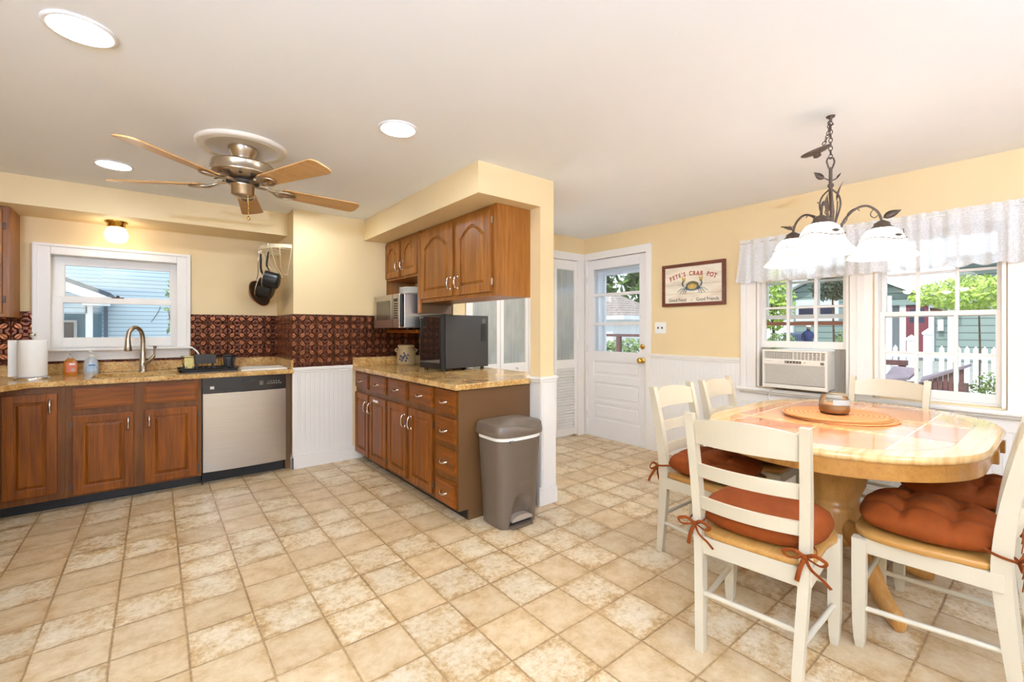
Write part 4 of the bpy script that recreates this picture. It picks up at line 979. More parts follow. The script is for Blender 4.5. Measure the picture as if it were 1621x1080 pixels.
def pan(name,label,cat,c,ax,r0,r1,depth,m,rim,htop,hm,inner,hang,grp=None):
    ax=Vector(ax).normalized(); t=thing(name,label,cat,(c.x,c.y,c.z-r0))
    up=Vector((0,0,1)); up=(up-ax*up.dot(ax)).normalized(); M=frame(c,ax.cross(up)*-1,ax) if 0 else Matrix.Translation(c)@ax.to_track_quat('Z','Y').to_matrix().to_4x4()
    # local z = direction the open mouth faces
    obj('pan_body',MB().lathe([(.003,0),(r1*.9,0),(r1,.008),(r0-.002,depth),(r0,depth+.001)],M=M,n=40,cap=True),m,t)
    obj('pan_inside',MB().lathe([(.003,.004),(r1*.88,.004),(r1-.004,.010),(r0-.006,depth-.0)],M=M,n=40,cap=False),inner,t)
    obj('rim',MB().tube([M@Vector((r0*cos(2*PI*i/40),r0*sin(2*PI*i/40),depth)) for i in range(40)],.0035,6,True),rim,t)
    a=c+ax*depth*.8+up*r0*.98; b=htop
    obj('handle',MB().tube(spline([a,a.lerp(b,.3)+ax*.02,a.lerp(b,.7)+ax*.01,b],5),[.006]*4+[.010]*8+[.008]*4,10,flat=.6),hm,t)
    obj('hook',MB().tube(spline([b-Vector((0,0,.012)),b+Vector((.006,.006,0)),b+Vector((0,0,.015)),hang+Vector((.0,0,.02)),hang+Vector((-.012,0,.014)),hang+Vector((-.012,0,-.01))],3),.0025,6),CHROME,t)
    return t
H1,H2,H3=Vector(A[6]),Vector(A[9]),Vector(A[12])
pan('saucepan','small black saucepan with a pale rim hanging lowest-handled at the front of the pot rack','saucepan',P3(441,446,4.0),-RV*1-FV*.25+Vector((0,0,.22)),.075,.07,.115,BLACK,NICKEL,Vector((H1.x+.005,H1.y,1.945)),BLACK,BLACK,H1)
pan('saucepan','larger black saucepan hanging behind the small one on the pot rack','saucepan',P3(432,460,4.14),-RV*1-FV*.25+Vector((0,0,.28)),.092,.086,.12,BLACK,NICKEL,Vector((H2.x,H2.y,1.94)),BLACK,DARK,H2)
pan('skillet','dark skillet with a copper coloured inside hanging at the back of the pot rack','skillet',P3(405,467,4.28),RV*1+FV*-.2+Vector((0,0,.35)),.125,.095,.045,PAN,COPPERP,Vector((H3.x-.01,H3.y,1.88)),CHROME,COPPERP,H3)
# ---------------------------------------------------------------- sink counter items
pt=thing('paper_towel_roll','white paper towel roll standing on a chrome holder at the left of the sink counter','paper towels',(-.69,4.66,z1))
c=(-.69,4.66,z1)
obj('holder_base',MB().lathe([(.095,0),(.097,.006),(.09,.014),(.02,.016)],c,40),CHROME,pt)
obj('holder_rod',MB().cyl((c[0],c[1],z1+.01),(c[0],c[1],z1+.30),.005).sphere((c[0],c[1],z1+.315),.019),CHROME,pt)
pp=[]
rr=[(.02,.018),(.074,.018),(.076,.022),(.076,.274),(.074,.278),(.02,.278)]
obj('roll',MB().lathe(rr,c,48),PAPER,pt)
d0=Vector(c)-RV*.074-FV*.02
mb=MB().grid(lambda u,v:(lambda q:(q.x,q.y,z1+.02+.258*v))(d0-RV*(.004+.022*u)-FV*(.07*u-.02)+RV*.012*sin(3*u)),8,6)
mb.grid(lambda u,v:(lambda q:(q.x,q.y,z1+.02+.258*v))(d0-RV*(.0055+.022*u)-FV*(.07*u-.02)+RV*.012*sin(3*u)),8,6); obj('loose_sheet',mb,PAPER,pt)
def m_liquid(name,c):
    m,t,b=new(name); o,_=coords(t); n=noise(t,o,12,2); cc=rgb(*c)
    t.links.new(ramp(t,n,[(.3,tuple(v*.85 for v in cc[:3])+(1,)),(.7,cc)]),b.inputs['Base Color']); b.inputs['Roughness'].default_value=.1; b.inputs['Coat Weight'].default_value=.6
    b.inputs['Transmission Weight'].default_value=.25; return m
def soap(label,x,y,body,lab,capm,orange):
    t=thing('soap_bottle',label,'soap bottle',(x,y,z1)); n=28
    pr=[(.030,0),(.036,.006),(.038,.05),(.036,.085),(.030,.11),(.018,.125),(.014,.13)] if orange else [(.036,0),(.040,.006),(.041,.06),(.036,.10),(.024,.125),(.014,.135)]
    rs=[[(x+r*1.15*cos(2*PI*j/n),y+r*.72*sin(2*PI*j/n),z1+z) for j in range(n)] for r,z in pr]
    obj('bottle',MB().rings(rs),body,t)
    h=pr[-1][1]
    pu=MB().lathe([(.016,h),(.016,h+.014),(.006,h+.016),(.006,h+.038),(.013,h+.04),(.013,h+.05),(.004,h+.052)],(x,y,z1),16); pu.box(x-.008,x+.008,y-.045,y,z1+h+.041,z1+h+.050,.003)
    obj('pump',pu,capm,t)
    lb=MB().grid(lambda u,v:(x+.0445*cos(-PI/2-.55+1.5*u),y+.0285*sin(-PI/2-.55+1.5*u)-.0015,z1+.022+(.075 if orange else .06)*v),14,4)
    o=obj('label',lb,lab,t)
    if orange:
        obj('label_badge',MB().lathe([(.012,0),(.012,.001)],M=frame((x+.017,y-.0305,z1+.04),(1,0,0),(.3,-1,0)),n=14),pm('badge_grey',(170,164,140),.5),o)
        obj('label_band',MB().box(x-.004,x+.03,y-.0322,y-.029,z1+.078,z1+.092),PAPER,o)
    else: obj('label_band',MB().box(x-.012,x+.028,y-.0322,y-.029,z1+.068,z1+.076),pm('label_navy',(70,100,150),.5),o)
soap('orange hand soap pump bottle with a coral label on the sink counter',-.517,4.87,m_liquid('orange_soap',(228,140,48)),pm('coral_label',(228,124,92),.4),GREYP,1)
soap('clear pale blue soap pump bottle beside the orange one',-.40,4.87,m_liquid('clear_soap',(214,222,226)),pm('pale_blue_label',(186,208,222),.4),PAPER,0)
dk=thing('dish_rack','black dish drying rack on a tray with a black caddy beside the faucet','dish rack',(.36,4.66,z1))
mb=MB(); pts=[(.17,4.48),(.55,4.48),(.56,4.52),(.56,4.80),(.17,4.80),(.15,4.76),(.15,4.52)]
mb.prism(pts,.006,M=Matrix.Translation((0,0,z1+.008))); n=len(pts)
mb.rings([[(x*1.0,y,z1+z) for x,y in pts] for z in (.0,.02)]+[[(.36+(x-.36)*1.06,4.64+(y-4.64)*1.06,z1+.03) for x,y in pts]]+[[(.36+(x-.36)*1.03,4.64+(y-4.64)*1.03,z1+.028) for x,y in pts]]+[[(.36+(x-.36)*.97,4.64+(y-4.64)*.97,z1+.014) for x,y in pts]],False,True)
obj('drip_tray',mb,pm('tray_black',(40,38,40),.25),dk)
mb=MB()
for y in (4.53,4.75):
    mb.tube([(.19,y,z1+.03),(.53,y,z1+.03),(.55,y,z1+.125),(.17,y,z1+.125),(.19,y,z1+.03)],.003,6)
for k in range(9):
    x=.20+.04*k; mb.tube([(x,4.53,z1+.125 if k>5 else z1+.05),(x,4.53,z1+.03),(x,4.75,z1+.03),(x,4.75,z1+.125)],.0022,6)
for k in range(6):
    y=4.54+.04*k; mb.tube([(.55,y,z1+.125),(.53,y,z1+.03)],.0022,6)
mb.tube([(.55,4.53,z1+.125),(.55,4.75,z1+.125)],.003,6).tube([(.17,4.53,z1+.125),(.17,4.75,z1+.125)],.003,6)
obj('wire_frame',mb,BLACK,dk)
mb=MB().box(.255,.40,4.50,4.60,z1+.07,z1+.145,.004)
obj('caddy',mb,MATTE,dk)
mb=MB().box(.262,.275,4.515,4.60,z1+.03,z1+.075,.002).box(.375,.388,4.515,4.60,z1+.03,z1+.075,.002); obj('caddy_foot',mb,MATTE,dk)
obj('utensil_cup',MB().lathe([(.03,.03),(.042,.13),(.040,.13),(.028,.034)],(.505,4.70,z1),20),MATTE,dk)
tag(obj('sponge_pad',MB().box(.185,.25,4.54,4.565,z1+.032,z1+.135,.006),pm('sponge_yellow',(232,214,142),.9,var=.1,vs=40,bmp=.3)),'pale yellow sponge leaning in the dish rack','sponge')
tag(obj('serving_spoon',MB().tube(spline([(.30,4.62,z1+.06),(.29,4.64,z1+.14),(.255,4.66,z1+.19),(.21,4.67,z1+.205),(.18,4.675,z1+.20)],4),[.006]*10+[.009]*4+[.013]*3,10,flat=.5),pm('white_plastic',(226,220,212),.35)),'white plastic spoon sticking out of the dish rack','utensil')
tag(obj('drying_mat',MB().prism([(.575,4.44),(.935,4.44),(.94,4.82),(.64,4.86),(.60,4.70)],.009,M=Matrix.Translation((0,0,z1))@Matrix.Rotation(0,4,'X')),pm('towel_white',(236,228,214),.95,var=.03,bmp=.3)),'folded white towel lying flat on the counter above the dishwasher','towel')
# ---------------------------------------------------------------- wall sign
sg=thing('wall_sign','framed white board sign with a crab and the words PETE\'S CRAB POT in red','sign',(WX-.012,2.27,1.685))
Y0,Y1,Z0,Z1=1.949,2.591,1.478,1.891
mb=MB(); x0,x1=WX-.026,WX-.002
for a in ((Y0,Y1,Z0,Z0+.032),(Y0,Y1,Z1-.032,Z1)): mb.box(x0,x1,*a,.004)
for a in ((Y0,Y0+.032,Z0+.029,Z1-.029),(Y1-.032,Y1,Z0+.029,Z1-.029)): mb.box(x0+.001,x1,*a,.004)
obj('frame',mb,wood('sign_frame_wood',(84,38,22),(116,58,34),1),sg)
def m_board():
    m,t,b=new('whitewashed_board'); n0=t.nodes.new('ShaderNodeNewGeometry'); s=t.nodes.new('ShaderNodeSeparateXYZ'); t.links.new(n0.outputs['Position'],s.inputs[0])
    z=((X(t,s.outputs[2])-1.51)/.088).fract(); l=z.min(z.inv()).step(.0,.03)
    n=noise(t,n0.outputs['Position'],9,4,.6,stretch=(1,.35,1))
    c=ramp(t,n,[(.3,rgb(214,196,168)),(.55,rgb(240,228,206))]); t.links.new(mix(t,l,rgb(176,150,118),c),b.inputs['Base Color']); b.inputs['Roughness'].default_value=.6; return m
obj('board',MB().box(WX-.016,WX-.004,Y0+.02,Y1-.02,Z0+.02,Z1-.02),m_board(),sg)
SM=lambda y,z:Matrix(((0,0,-1,WX-.0165),(-1,0,0,y),(0,1,0,z),(0,0,0,1)))   # text x -> -y, text y -> up, normal -> room
def text(mb,s,size,M,off=0,cx='CENTER',sx=1):
    cu=bpy.data.curves.new('t','FONT'); cu.body=s; cu.size=size; cu.align_x=cx; cu.extrude=.0006; cu.offset=off
    o=bpy.data.objects.new('t',cu); COL.objects.link(o); bpy.context.view_layer.update()
    me=o.evaluated_get(bpy.context.evaluated_depsgraph_get()).to_mesh()
    mb.add([Vector((v.co.x*sx,v.co.y,v.co.z)) for v in me.vertices],[list(p.vertices) for p in me.polygons],False,M)
    bpy.data.objects.remove(o); bpy.data.curves.remove(cu)
    return mb
RED=pm('sign_red',(168,54,34),.6,var=.1,vs=40); INK=pm('sign_ink',(74,66,58),.6,var=.1,vs=40)
mb=MB(); word="PETE'S CRAB POT"; wd=[.033,.033,.031,.033,.016,.033,.030,.035,.035,.035,.035,.030,.033,.037,.033]; tot=sum(wd); x=-tot/2
for chh,w in zip(word,wd):
    if chh!=' ':
        xc=x+w/2; an=xc/.62; yc=2.27-(.62*sin(an)); zc=1.772-.62*(1-cos(an))
        M=SM(yc,zc)@Matrix.Rotation(-an,4,'Z'); text(mb,chh,.056,M,.0016,sx=.82)
        if chh not in "'": # slab serifs
            hw=w*.40; 
            for zz in ((.0,) if chh in 'PTAR' else ()): mb.box(-hw*.6,hw*.6 if chh in 'AR' else hw*.4,zz-.002,zz+.004,-.0006,.0006,0,M)
    x+=w
obj('title_lettering',mb,RED,sg)
mb=MB(); text(mb,'Good Food',.046,SM(2.425,1.524),.0002,sx=.86); text(mb,'-',.046,SM(2.275,1.524),.0006); text(mb,'Good Friends',.046,SM(2.12,1.524),.0002,sx=.86)
obj('motto_lettering',mb,INK,sg)
crabc=(2.268,1.665); CM=SM(*crabc)
def blob(mb,cx,cy,rx,ry,z,n=24,top=None): return mb.prism([(cx+rx*cos(2*PI*i/n),cy+ry*(1 if (top is None or sin(2*PI*i/n)>0) else top)*sin(2*PI*i/n)) for i in range(n)],.0006,M=CM@Matrix.Translation((0,0,z)))
OLV=pm('crab_olive',(112,98,62),.6,var=.25,vs=50); GLD=pm('crab_gold',(198,164,86),.6,var=.25,vs=60); BLU=pm('crab_blue',(92,112,122),.6,var=.2,vs=60)
mb=MB()
for s in (-1,1):
    for k,(a,L) in enumerate(((-20,.115),(-38,.10),(-55,.085),(-74,.07))):
        an=R(a); p0=Vector((s*.05,-.02,0)); p1=p0+Vector((s*cos(an)*L*.55,sin(an)*L*.2+.012,0)); p2=p0+Vector((s*cos(an)*L,sin(an)*L*.75,0))
        mb.tube([p0,p1,p2],[.015,.010,.004],6,M=CM@Matrix.Translation((0,0,.0010)),flat=.10)
    mb.tube(spline([(s*.05,-.005,0),(s*.085,.0,0),(s*.098,.03,0),(s*.088,.055,0)],5),.021,8,M=CM@Matrix.Translation((0,0,.0008)),flat=.1)
blob(mb,0,-.012,.078,.03,.0006); obj('crab_legs',mb,BLU,sg)
mb=MB(); blob(mb,0,.008,.066,.042,.0014,28,.7); obj('crab_shell',mb,OLV,sg)
mb=MB(); blob(mb,0,-.002,.048,.026,.0022,24); 
for s in (-1,1):
    mb.prism([(s*.075,.045),(s*.10,.05),(s*.108,.085),(s*.096,.108),(s*.092,.08),(s*.084,.078),(s*.072,.10),(s*.068,.075)],.0006,M=CM@Matrix.Translation((0,0,.0024)))
obj('crab_claws',mb,GLD,sg)
sw=thing('light_switch','white double light switch plate beside the entry door','light switch',(WX-.006,2.621,1.267))
obj('plate',MB().box(WX-.006,WX-.0005,2.556,2.686,1.209,1.325,.003),PAPER,sw)
for y in (2.60,2.646): obj('toggle',MB().box(WX-.016,WX-.005,y-.005,y+.005,1.258,1.278,.002),DARK,sw)
# ---------------------------------------------------------------- window air conditioner
ac=thing('air_conditioner','white window air conditioner sitting in the left dining window under the raised sash','air conditioner',(4.05,1.36,.785))
ax,y0,y1,a0,a1=3.895,1.135,1.592,.785,1.088
obj('housing',MB().box(3.93,4.45,y0+.006,y1-.006,.79,1.084,.004),ACW,ac)
fr=MB(); fr.box(ax,3.935,y0,y1,a0,.815,.005).box(ax+.001,3.934,y0+.0005,y0+.018,.811,1.076,.003).box(ax+.001,3.934,y1-.018,y1-.0005,.811,1.076,.003).box(ax,3.935,y0,y1,1.072,a1,.005).box(ax+.002,3.933,y0+.016,y1-.016,.972,1.018,.003).box(ax+.003,3.935,(y0+y1)/2-.006,(y0+y1)/2+.006,1.0,1.08)
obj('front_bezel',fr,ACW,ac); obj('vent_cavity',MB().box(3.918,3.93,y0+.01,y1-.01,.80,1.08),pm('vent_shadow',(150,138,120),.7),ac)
g=MB()
for k in range(17):
    z=.822+.0089*k; g.box(ax+.004,3.92,y0+.016,y1-.016,z,z+.0052)
obj('intake_grille',g,ACW,ac)
ym=(y0+y1)/2; g=MB()
for k in range(4): g.box(ax+.004,3.92,ym+.006,y1-.02,1.024+.012*k,1.0275+.012*k)
for k in range(15): g.box(ax+.008,3.916,ym+.02+.013*k,ym+.023+.013*k,1.018,1.074)
obj('left_vent',g,ACW,ac)
g=MB()
for k in range(4): g.box(ax+.004,3.92,y0+.02,ym-.006,1.024+.012*k,1.029+.012*k)
for k in range(7): g.box(ax+.008,3.916,ym-.03-.026*k,ym-.022-.026*k,1.018,1.074)
obj('right_vent',g,ACW,ac)
obj('display',MB().box(ax-.001,ax+.004,ym-.055,ym+.06,.985,1.004,.002),pm('display_brown',(86,76,66),.25),ac)
g=MB(); 
for k in range(5): g.box(ax-.003,ax,ym-.045+.022*k,ym-.035+.022*k,.991,.998)
g.box(ax-.001,ax+.002,ym-.085,ym-.075,.988,1.0); obj('buttons',g,GREYP,ac)
obj('energy_badge',MB().box(ax-.001,ax+.003,y0+.022,y0+.045,.982,1.002),pm('badge_taupe',(120,110,98),.4),ac)
obj('nameplate',MB().box(ax-.0005,ax+.002,y1-.075,y1-.025,.996,1.001),GREYP,ac)
for a,b in ((1.592,1.69),(1.035,1.135)):
    g=MB(); n=9
    for k in range(n):
        ya=a+(b-a)*k/n; yb=a+(b-a)*(k+1)/n; ym2=(ya+yb)/2
        g.add([(4.06,ya,.77),(4.075,ym2,.77),(4.06,yb,.77),(4.06,ya,1.10),(4.075,ym2,1.10),(4.06,yb,1.10)],[(0,1,4,3),(1,2,5,4)])
        g.add([(4.066,ya,.77),(4.081,ym2,.77),(4.066,yb,.77),(4.066,ya,1.10),(4.081,ym2,1.10),(4.066,yb,1.10)],[(0,1,4,3),(1,2,5,4)])
    obj('accordion_panel',g,GREYP,ac)
obj('power_cord',MB().tube(spline([(3.94,1.50,.79),(3.95,1.56,.72),(4.0,1.58,.60),(4.012,1.60,.35)],6),.004,8),ACW,ac)
# ---------------------------------------------------------------- outside: ground and the house across the yard
gm=pm('yard_ground',(168,168,162),.9,var=.15,vs=1)
GZ=-.3
struct('ground',MB().box(-30,70,-30,60,GZ-.2,GZ-.0),gm)
hs=thing('house','grey-green gabled house with white trim and a red door across the yard','house',(31,6,GZ))
HX=30.
gp=[(-6,GZ),(-6,4.0),(3.5,4.0),(3.5,2.4),(4.2,2.62),(8.15,4.75),(11,3.3),(10.5,GZ)]
Mh=Matrix(((0,0,1,HX),(1,0,0,0),(0,1,0,0),(0,0,0,1)))
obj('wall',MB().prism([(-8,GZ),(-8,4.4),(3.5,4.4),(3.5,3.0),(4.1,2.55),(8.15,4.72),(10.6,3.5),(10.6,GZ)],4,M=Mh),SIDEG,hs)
rf=MB()
def slope(y0,z0,y1,z1,t,x0,x1): rf.add([(x0,y0,z0),(x1,y0,z0),(x1,y1,z1),(x0,y1,z1),(x0,y0,z0+t),(x1,y0,z0+t),(x1,y1,z1+t),(x0,y1,z1+t)],[(0,1,2,3),(4,5,6,7),(0,1,5,4),(1,2,6,5),(2,3,7,6),(3,0,4,7)])
slope(3.3,2.2,8.15,4.80,.25,HX-.6,HX+4); slope(8.15,4.80,11.3,3.25,.25,HX-.6,HX+4)
obj('gable_fascia',rf,EXTW,hs)
rf=MB(); slope(-8,4.4,3.7,4.4,.3,HX-.8,HX+4); rf.box(HX-.9,HX+4,-8,3.6,4.3,4.5); obj('side_roof',rf,pm('roof_grey',(148,154,152),.8),hs)
obj('porch_beam',MB().box(HX-.25,HX,4.2,6.1,2.5,2.8),SIDEG,hs)
obj('porch_recess',MB().box(HX-.03,HX,4.2,5.85,GZ,2.5),pm('porch_grey',(126,132,138),.7),hs)
for a,b in ((5.83,6.2),(6.5,6.75),(3.4,3.75),(10.4,10.7)): obj('pillar',MB().box(HX-.3,HX-.05,a,b,GZ,3.0 if a<6.4 else 2.9),EXTW,hs)
dd=obj('front_door',MB().box(HX-.12,HX-.03,4.45,5.3,.0,2.45),pm('door_red',(136,66,80),.5),hs); obj('door_window',MB().box(HX-.13,HX-.11,4.6,5.15,1.6,2.3),BLUEP,dd)
for a,b in ((4.25,4.45),(5.3,5.55)): obj('door_trim',MB().box(HX-.14,HX-.02,a,b,GZ,2.55),EXTW,hs)
for a,b in ((8.3,9.2),(9.35,10.2)):
    o=obj('window_trim',MB().box(HX-.12,HX-.0,a-.12,b+.12,1.75,3.0),EXTW,hs); obj('pane',MB().box(HX-.14,HX-.1,a+.05,b-.05,1.95,2.65),BLUEP,o)
obj('window_trim',MB().box(HX-.12,HX,7.6,7.95,.6,3.0),EXTW,hs)
obj('porch_light',MB().box(HX-.25,HX-.05,3.9,4.1,1.2,1.75),EXTW,hs)
# picket fence
fn=thing('picket_fence','white picket fence with pointed pickets outside the right dining window','fence',(13.5,2,GZ))
k=0; y=.62
while y<3.3:
    if not (1.92<y<2.36):
        mb=MB().prism([(-.04,0),(.04,0),(.04,1.13),(0,1.2),(-.04,1.13)],.03,M=Matrix(((0,0,1,13.5),(1,0,0,y),(0,1,0,GZ),(0,0,0,1)))); obj('picket',mb,EXTW,fn)
    y+=.131
obj('rail',MB().box(13.53,13.58,.5,3.3,.62,.71),EXTW,fn); obj('rail',MB().box(13.53,13.58,.5,3.3,-.1,.0),EXTW,fn)
for yy,zt in ((2.02,1.16),(2.30,1.02)):
    mb=MB().box(13.44,13.58,yy-.07,yy+.07,GZ,zt).box(13.42,13.60,yy-.09,yy+.09,zt-.02,zt+.03); mb.add([(13.42,yy-.09,zt+.03),(13.6,yy-.09,zt+.03),(13.6,yy+.09,zt+.03),(13.42,yy+.09,zt+.03),(13.51,yy,zt+.12)],[(0,1,4),(1,2,4),(2,3,4),(3,0,4),(0,1,2,3)]); obj('post',mb,EXTW,fn)
# deck furniture
DKB=pm('deck_brown',(118,84,82),.7,var=.15,vs=20); DKT=pm('deck_top',(142,128,138),.6,var=.1)
wb=thing('storage_bench','brown slatted bench with a sloping weathered top outside the right dining window','bench',(9.1,1.15,GZ))
mb=MB()
for i in range(7): mb.box(9.0,9.03,.97+.055*i,1.018+.055*i,GZ,.70-.03*i)
mb.box(9.03,9.5,.97,1.36,GZ,.45); obj('side_slats',mb,DKB,wb)
obj('sloping_top',MB().add([(8.95,.95,.74),(9.6,.95,.74),(9.6,1.50,.50),(8.95,1.42,.50),(8.95,.95,.70),(9.6,.95,.70),(9.6,1.50,.46),(8.95,1.42,.46)],[(0,1,2,3),(4,5,6,7),(0,1,5,4),(1,2,6,5),(2,3,7,6),(3,0,4,7)]),DKT,wb)
lc=thing('patio_chair','weathered brown patio chair with a tilted back outside the right dining window','chair',(9.2,1.75,GZ))
obj('tilted_back',MB().add([(9.0,1.56,.52),(9.4,1.50,.64),(9.4,1.82,.66),(9.0,1.90,.45),(9.0,1.56,.48),(9.4,1.50,.60),(9.4,1.82,.62),(9.0,1.90,.41)],[(0,1,2,3),(4,5,6,7),(0,1,5,4),(1,2,6,5),(2,3,7,6),(3,0,4,7)]),DKT,lc)
obj('seat_frame',MB().box(9.0,9.5,1.4,1.95,.36,.42).box(9.0,9.06,1.4,1.46,GZ,.4).box(9.44,9.5,1.4,1.46,GZ,.4).box(9.0,9.06,1.89,1.95,GZ,.4).box(9.44,9.5,1.89,1.95,GZ,.4),DKB,lc)
tag(obj('deck_rail',MB().box(9.6,9.75,1.70,2.6,.66,.74).box(9.62,9.7,1.72,1.80,GZ,.66),DKB),'short brown deck rail with a flat cap behind the patio chair','rail')
def foliage(c,r,n,s,seed=0,shape=1.):
    rn=random.Random(seed); mb=MB()
    for i in range(n):
        while 1:
            p=Vector((rn.uniform(-1,1),rn.uniform(-1,1),rn.uniform(-1,1)))
            if p.length<1 and p.length>.35*shape*rn.random(): break
        q=Vector((c[0]+p.x*r[0],c[1]+p.y*r[1],c[2]+p.z*r[2])); a=Vector((rn.uniform(-1,1),rn.uniform(-1,1),rn.uniform(-1,1))).normalized(); b=a.orthogonal().normalized()
        w=s*rn.uniform(.6,1.3); mb.add([q-a*w,q+b*w*.45,q+a*w,q-b*w*.45],[(0,1,2,3)])
    return mb
def plant(name,label,cat,c,r,n,s,m,seed,trunk=.05,group=None):
    t=thing(name,label,cat,(c[0],c[1],GZ),0,group)
    obj('foliage',foliage(c,r,n,s,seed),m,t,fix=False)
    rn=random.Random(seed+9); mb=MB().tube([(c[0],c[1],GZ),(c[0]+trunk,c[1]-trunk,(GZ+c[2])/2),(c[0],c[1],c[2])],[trunk,trunk*.8,trunk*.5],8)
    for k in range(6):
        e=Vector((c[0]+rn.uniform(-.7,.7)*r[0],c[1]+rn.uniform(-.7,.7)*r[1],c[2]+rn.uniform(-.3,.6)*r[2])); mb.tube([(c[0],c[1],c[2]-.55*r[2]),e],[trunk*.45,trunk*.1],6)
    obj('trunk',mb,BARK,t); return t
plant('tree','light green leafy tree spreading beyond the right dining window','tree',(14.2,1.3,2.05),(.8,1.15,.40),1500,.075,LEAFL,1,.022)
plant('pine_tree','dark drooping pine boughs seen through the left dining window','tree',(12.5,3.55,2.35),(.5,.5,.42),1000,.07,LEAFD,2,.03)
plant('tree','bright yellow-green tree at the left of the left dining window','tree',(22,8.6,2.6),(1.2,.9,1.5),900,.16,LEAFL,3,.08)
plant('shrub','low rounded green shrub below the window of the grey-green house','shrub',(25.6,6.3,.7),(.8,.9,.7),700,.10,LEAFM,4,.05)
plant('shrub','green shrub left of the condenser outside the left dining window','shrub',(19.5,7.3,.5),(.6,.6,.7),600,.09,LEAFM,5,.05)
plant('shrub','small flowering plant in front of the picket fence at the right','shrub',(9.6,.74,.22),(.2,.26,.42),420,.04,LEAFM,6,.012)
plant('tree','large dark green tree far behind the shed outside the entry door','tree',(20,19.6,4.2),(2.4,3.4,4.2),2600,.42,LEAFM,7,.2)
plant('tree','mid green tree seen through the top of the entry door window','tree',(20,12.2,4.4),(2.,3.0,4.6),2600,.42,LEAFM,8,.2)
plant('hedge','leafy green hedge just behind the brown rail outside the entry door','hedge',(10.9,8.0,.36),(.55,1.9,.62),1500,.10,LEAFM,9,.05)
plant('tree','grey-green tree at the far left edge of the left dining window view','tree',(27,15.2,3.4),(1.5,3.,3.6),1800,.25,LEAFD,12,.2)
plant('tree','slim branch with a few leaves at the right of the sink window','tree',(.20,9.6,1.66),(.09,.15,.50),26,.075,LEAFM,10,.012)
# shed, rail outside the entry door
sh=thing('shed','white shed with a grey shingle hip roof outside the entry door','shed',(13,11,GZ))
obj('wall',MB().box(12,14.5,9.62,13,GZ,1.62),EXTW,sh)
rf=MB().add([(11.7,8.95,1.70),(14.8,8.95,1.70),(14.8,13.5,1.70),(11.7,13.5,1.70),(13.2,10.6,2.62),(13.2,12,2.62)],[(0,1,4),(1,2,5,4),(2,3,5),(3,0,4,5),(0,1,2,3)])
rm,t_,b_=new('shingles'); o_,p_=coords(t_); zz=(p_[2]*11.).fract(); nn=noise(t_,o_,9,3)
t_.links.new(ramp(t_,zz*.4+nn*.6,[(.25,rgb(120,108,106)),(.7,rgb(186,172,164))]),b_.inputs['Base Color']); b_.inputs['Roughness'].default_value=.9
obj('roof',rf,rm,sh); obj('fascia',MB().box(11.68,14.82,8.93,13.52,1.58,1.71),EXTW,sh)
tag(obj('porch_rail',MB().box(9.95,10.05,6.6,9.5,1.06,1.13).box(9.95,10.05,7.75,7.87,GZ,1.06).box(9.95,10.05,6.6,6.7,GZ,1.06),DKB),'brown wooden rail on posts outside the entry door','rail')
# condenser and the person by it
cu=thing('condenser','blue-grey air conditioning condenser unit in the yard outside the left dining window','condenser',(26,8.95,GZ))
obj('cabinet',MB().box(25.6,26.5,8.5,9.4,GZ,1.10,.03),pm('condenser_blue',(120,136,168),.5),cu)
mb=MB()
for i in range(9): mb.box(25.57,25.6,8.55+.09*i,8.59+.09*i,GZ+.1,1.0)
obj('louvers',mb,pm('condenser_slat',(84,98,130),.5),cu)
def person():
    t=thing('person','person in a navy shirt and white cap bending near the condenser outside','person',(24.6,7.95,GZ))
    J=[((0,0,.95),.15),((0,.04,1.18),.17),((0,.10,1.36),.19),((0,.04,1.50),.07),((0,-.02,1.56),.075),((0,-.04,1.66),.09),((0,-.03,1.76),.06)]
    E=[(0,1),(1,2),(2,3),(3,4),(4,5),(5,6)]
    for s in (-1,1):
        k=len(J); J+=[((s*.2,.10,1.36),.075),((s*.27,-.02,1.12),.05),((s*.22,-.24,1.02),.035),((s*.2,-.32,1.02),.04)]; E+=[(2,k),(k,k+1),(k+1,k+2),(k+2,k+3)]
        k=len(J); J+=[((s*.1,0,.86),.095),((s*.11,-.03,.48),.065),((s*.11,.0,.08),.045),((s*.11,-.15,.04),.04)]; E+=[(0,k),(k,k+1),(k+1,k+2),(k+2,k+3)]
    me=bpy.data.meshes.new('body'); me.from_pydata([p for p,_ in J],E,[]); o=bpy.data.objects.new('body',me); COL.objects.link(o); o.parent=t
    sk=o.modifiers.new('skin','SKIN'); o.modifiers.new('sub','SUBSURF').levels=2; o.modifiers['sub'].render_levels=2
    for i,(p,r) in enumerate(J): me.skin_vertices[0].data[i].radius=(r,r)
    me.skin_vertices[0].data[0].use_root=True
    me.materials.append(pm('navy_cloth',(52,66,112),.8)); 
    obj('face',MB().sphere((0,-.07,1.655),.078,14,(.9,.9,1.15)).sphere((0,-.145,1.64),.016),pm('skin_tone',(206,160,132),.6),t,local=True)
    cp_=obj('cap',MB().lathe([(.098,1.68),(.1,1.72),(.085,1.765),(.05,1.785),(.005,1.79)],(0,-.045,0),20),EXTW,t,local=True); obj('cap_brim',MB().prism([(.08*cos(PI+PI*i/10),.12*sin(PI+PI*i/10)) for i in range(11)],.012,M=Matrix.Translation((0,-.10,1.685))),EXTW,cp_,local=True)
    t.rotation_euler=(0,0,R(-60)); return t
person()
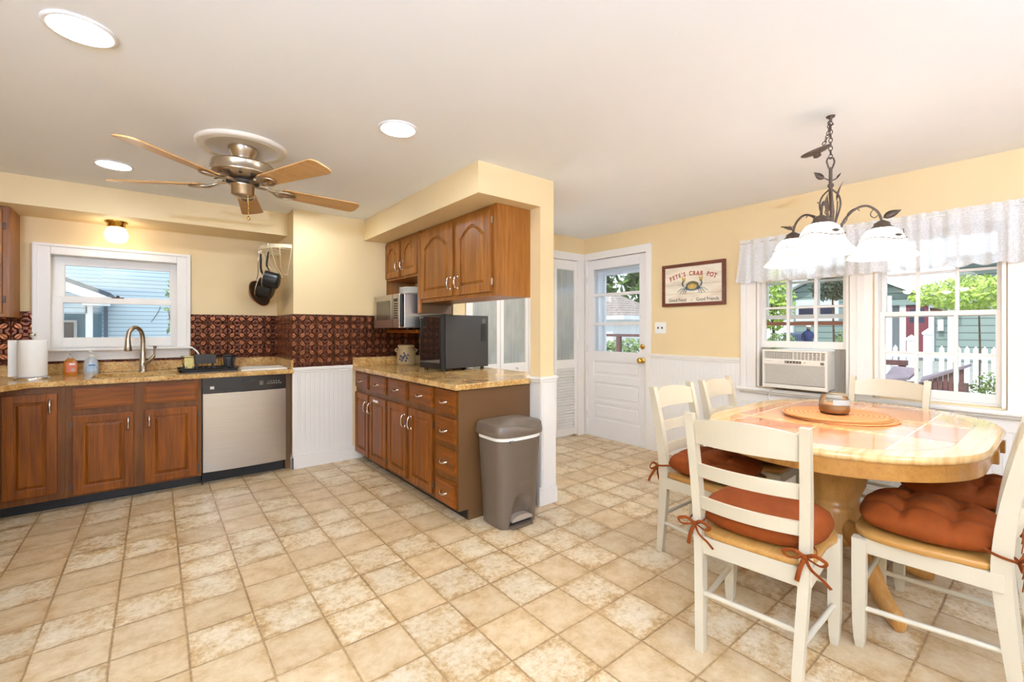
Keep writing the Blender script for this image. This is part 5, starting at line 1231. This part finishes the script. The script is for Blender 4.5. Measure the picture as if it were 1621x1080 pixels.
# neighbour seen through the sink window
nb=thing('house','pale blue sided house with a small gabled porch outside the sink window','house',(0,13.5,GZ))
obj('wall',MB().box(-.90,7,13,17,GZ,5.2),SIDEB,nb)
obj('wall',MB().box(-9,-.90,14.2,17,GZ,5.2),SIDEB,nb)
Mb=Matrix(((1,0,0,0),(0,0,1,11.6),(0,1,0,0),(0,0,0,1)))
obj('porch_gable',MB().prism([(-6,1.86),(-1.35,1.86),(-1.35,1.98),(-3.2,2.75),(-6,2.75)],.3,M=Mb),SIDEB,nb)
rf=MB().add([(-3.3,11.3,2.98),(-.66,11.3,1.86),(-.66,14,1.86),(-3.3,14,2.98),(-3.3,11.3,3.06),(-.66,11.3,1.94),(-.66,14,1.94),(-3.3,14,3.06)],[(0,1,2,3),(4,5,6,7),(0,1,5,4),(1,2,6,5),(2,3,7,6),(3,0,4,7)])
obj('porch_roof',rf,pm('roof_dark',(62,74,92),.8),nb)
rf=MB().add([(-3.3,11.25,2.80),(-1.0,11.25,1.84),(-.72,11.25,1.72),(-.72,11.25,1.88),(-3.3,11.25,2.98),(-3.3,11.32,2.80),(-1.0,11.32,1.84),(-.72,11.32,1.72),(-.72,11.32,1.88),(-3.3,11.32,2.98)],[(0,1,2,3,4),(5,6,7,8,9),(3,4,9,8),(0,1,6,5),(1,2,7,6)])
rf.box(-1.05,-.68,11.3,11.6,1.70,1.87)
obj('porch_fascia',rf,EXTW,nb)
obj('porch_beam',MB().box(-6,-1.0,11.5,11.7,1.55,1.86),SIDEB,nb)
obj('porch_post',MB().box(-1.02,-.93,11.5,11.65,GZ,1.72),EXTW,nb)
obj('porch_back_wall',MB().box(-6,-.90,13.9,14.2,GZ,1.62),pm('teal_paint',(74,146,176),.6),nb)
o=obj('window_trim',MB().box(-3.2,-1.37,13.84,13.95,.3,1.46),EXTW,nb); 
obj('pane',MB().box(-3.0,-1.42,13.82,13.86,.5,.99).box(-3.0,-1.42,13.82,13.86,1.03,1.41),pm('dusk_glass',(74,72,92),.3),o)
obj('downspout',MB().box(-.86,-.80,12.9,13.0,GZ,1.75),pm('downspout_grey',(70,86,110),.5),nb)
tag(obj('overhead_cable',MB().tube(spline([(.085,12.97,1.78),(.07,12.97,1.70),(.0,12.97,1.55),(-.075,12.97,1.42)],5),.006,6),DARK),'thin dark loose cable on the pale blue siding outside the sink window','cable')
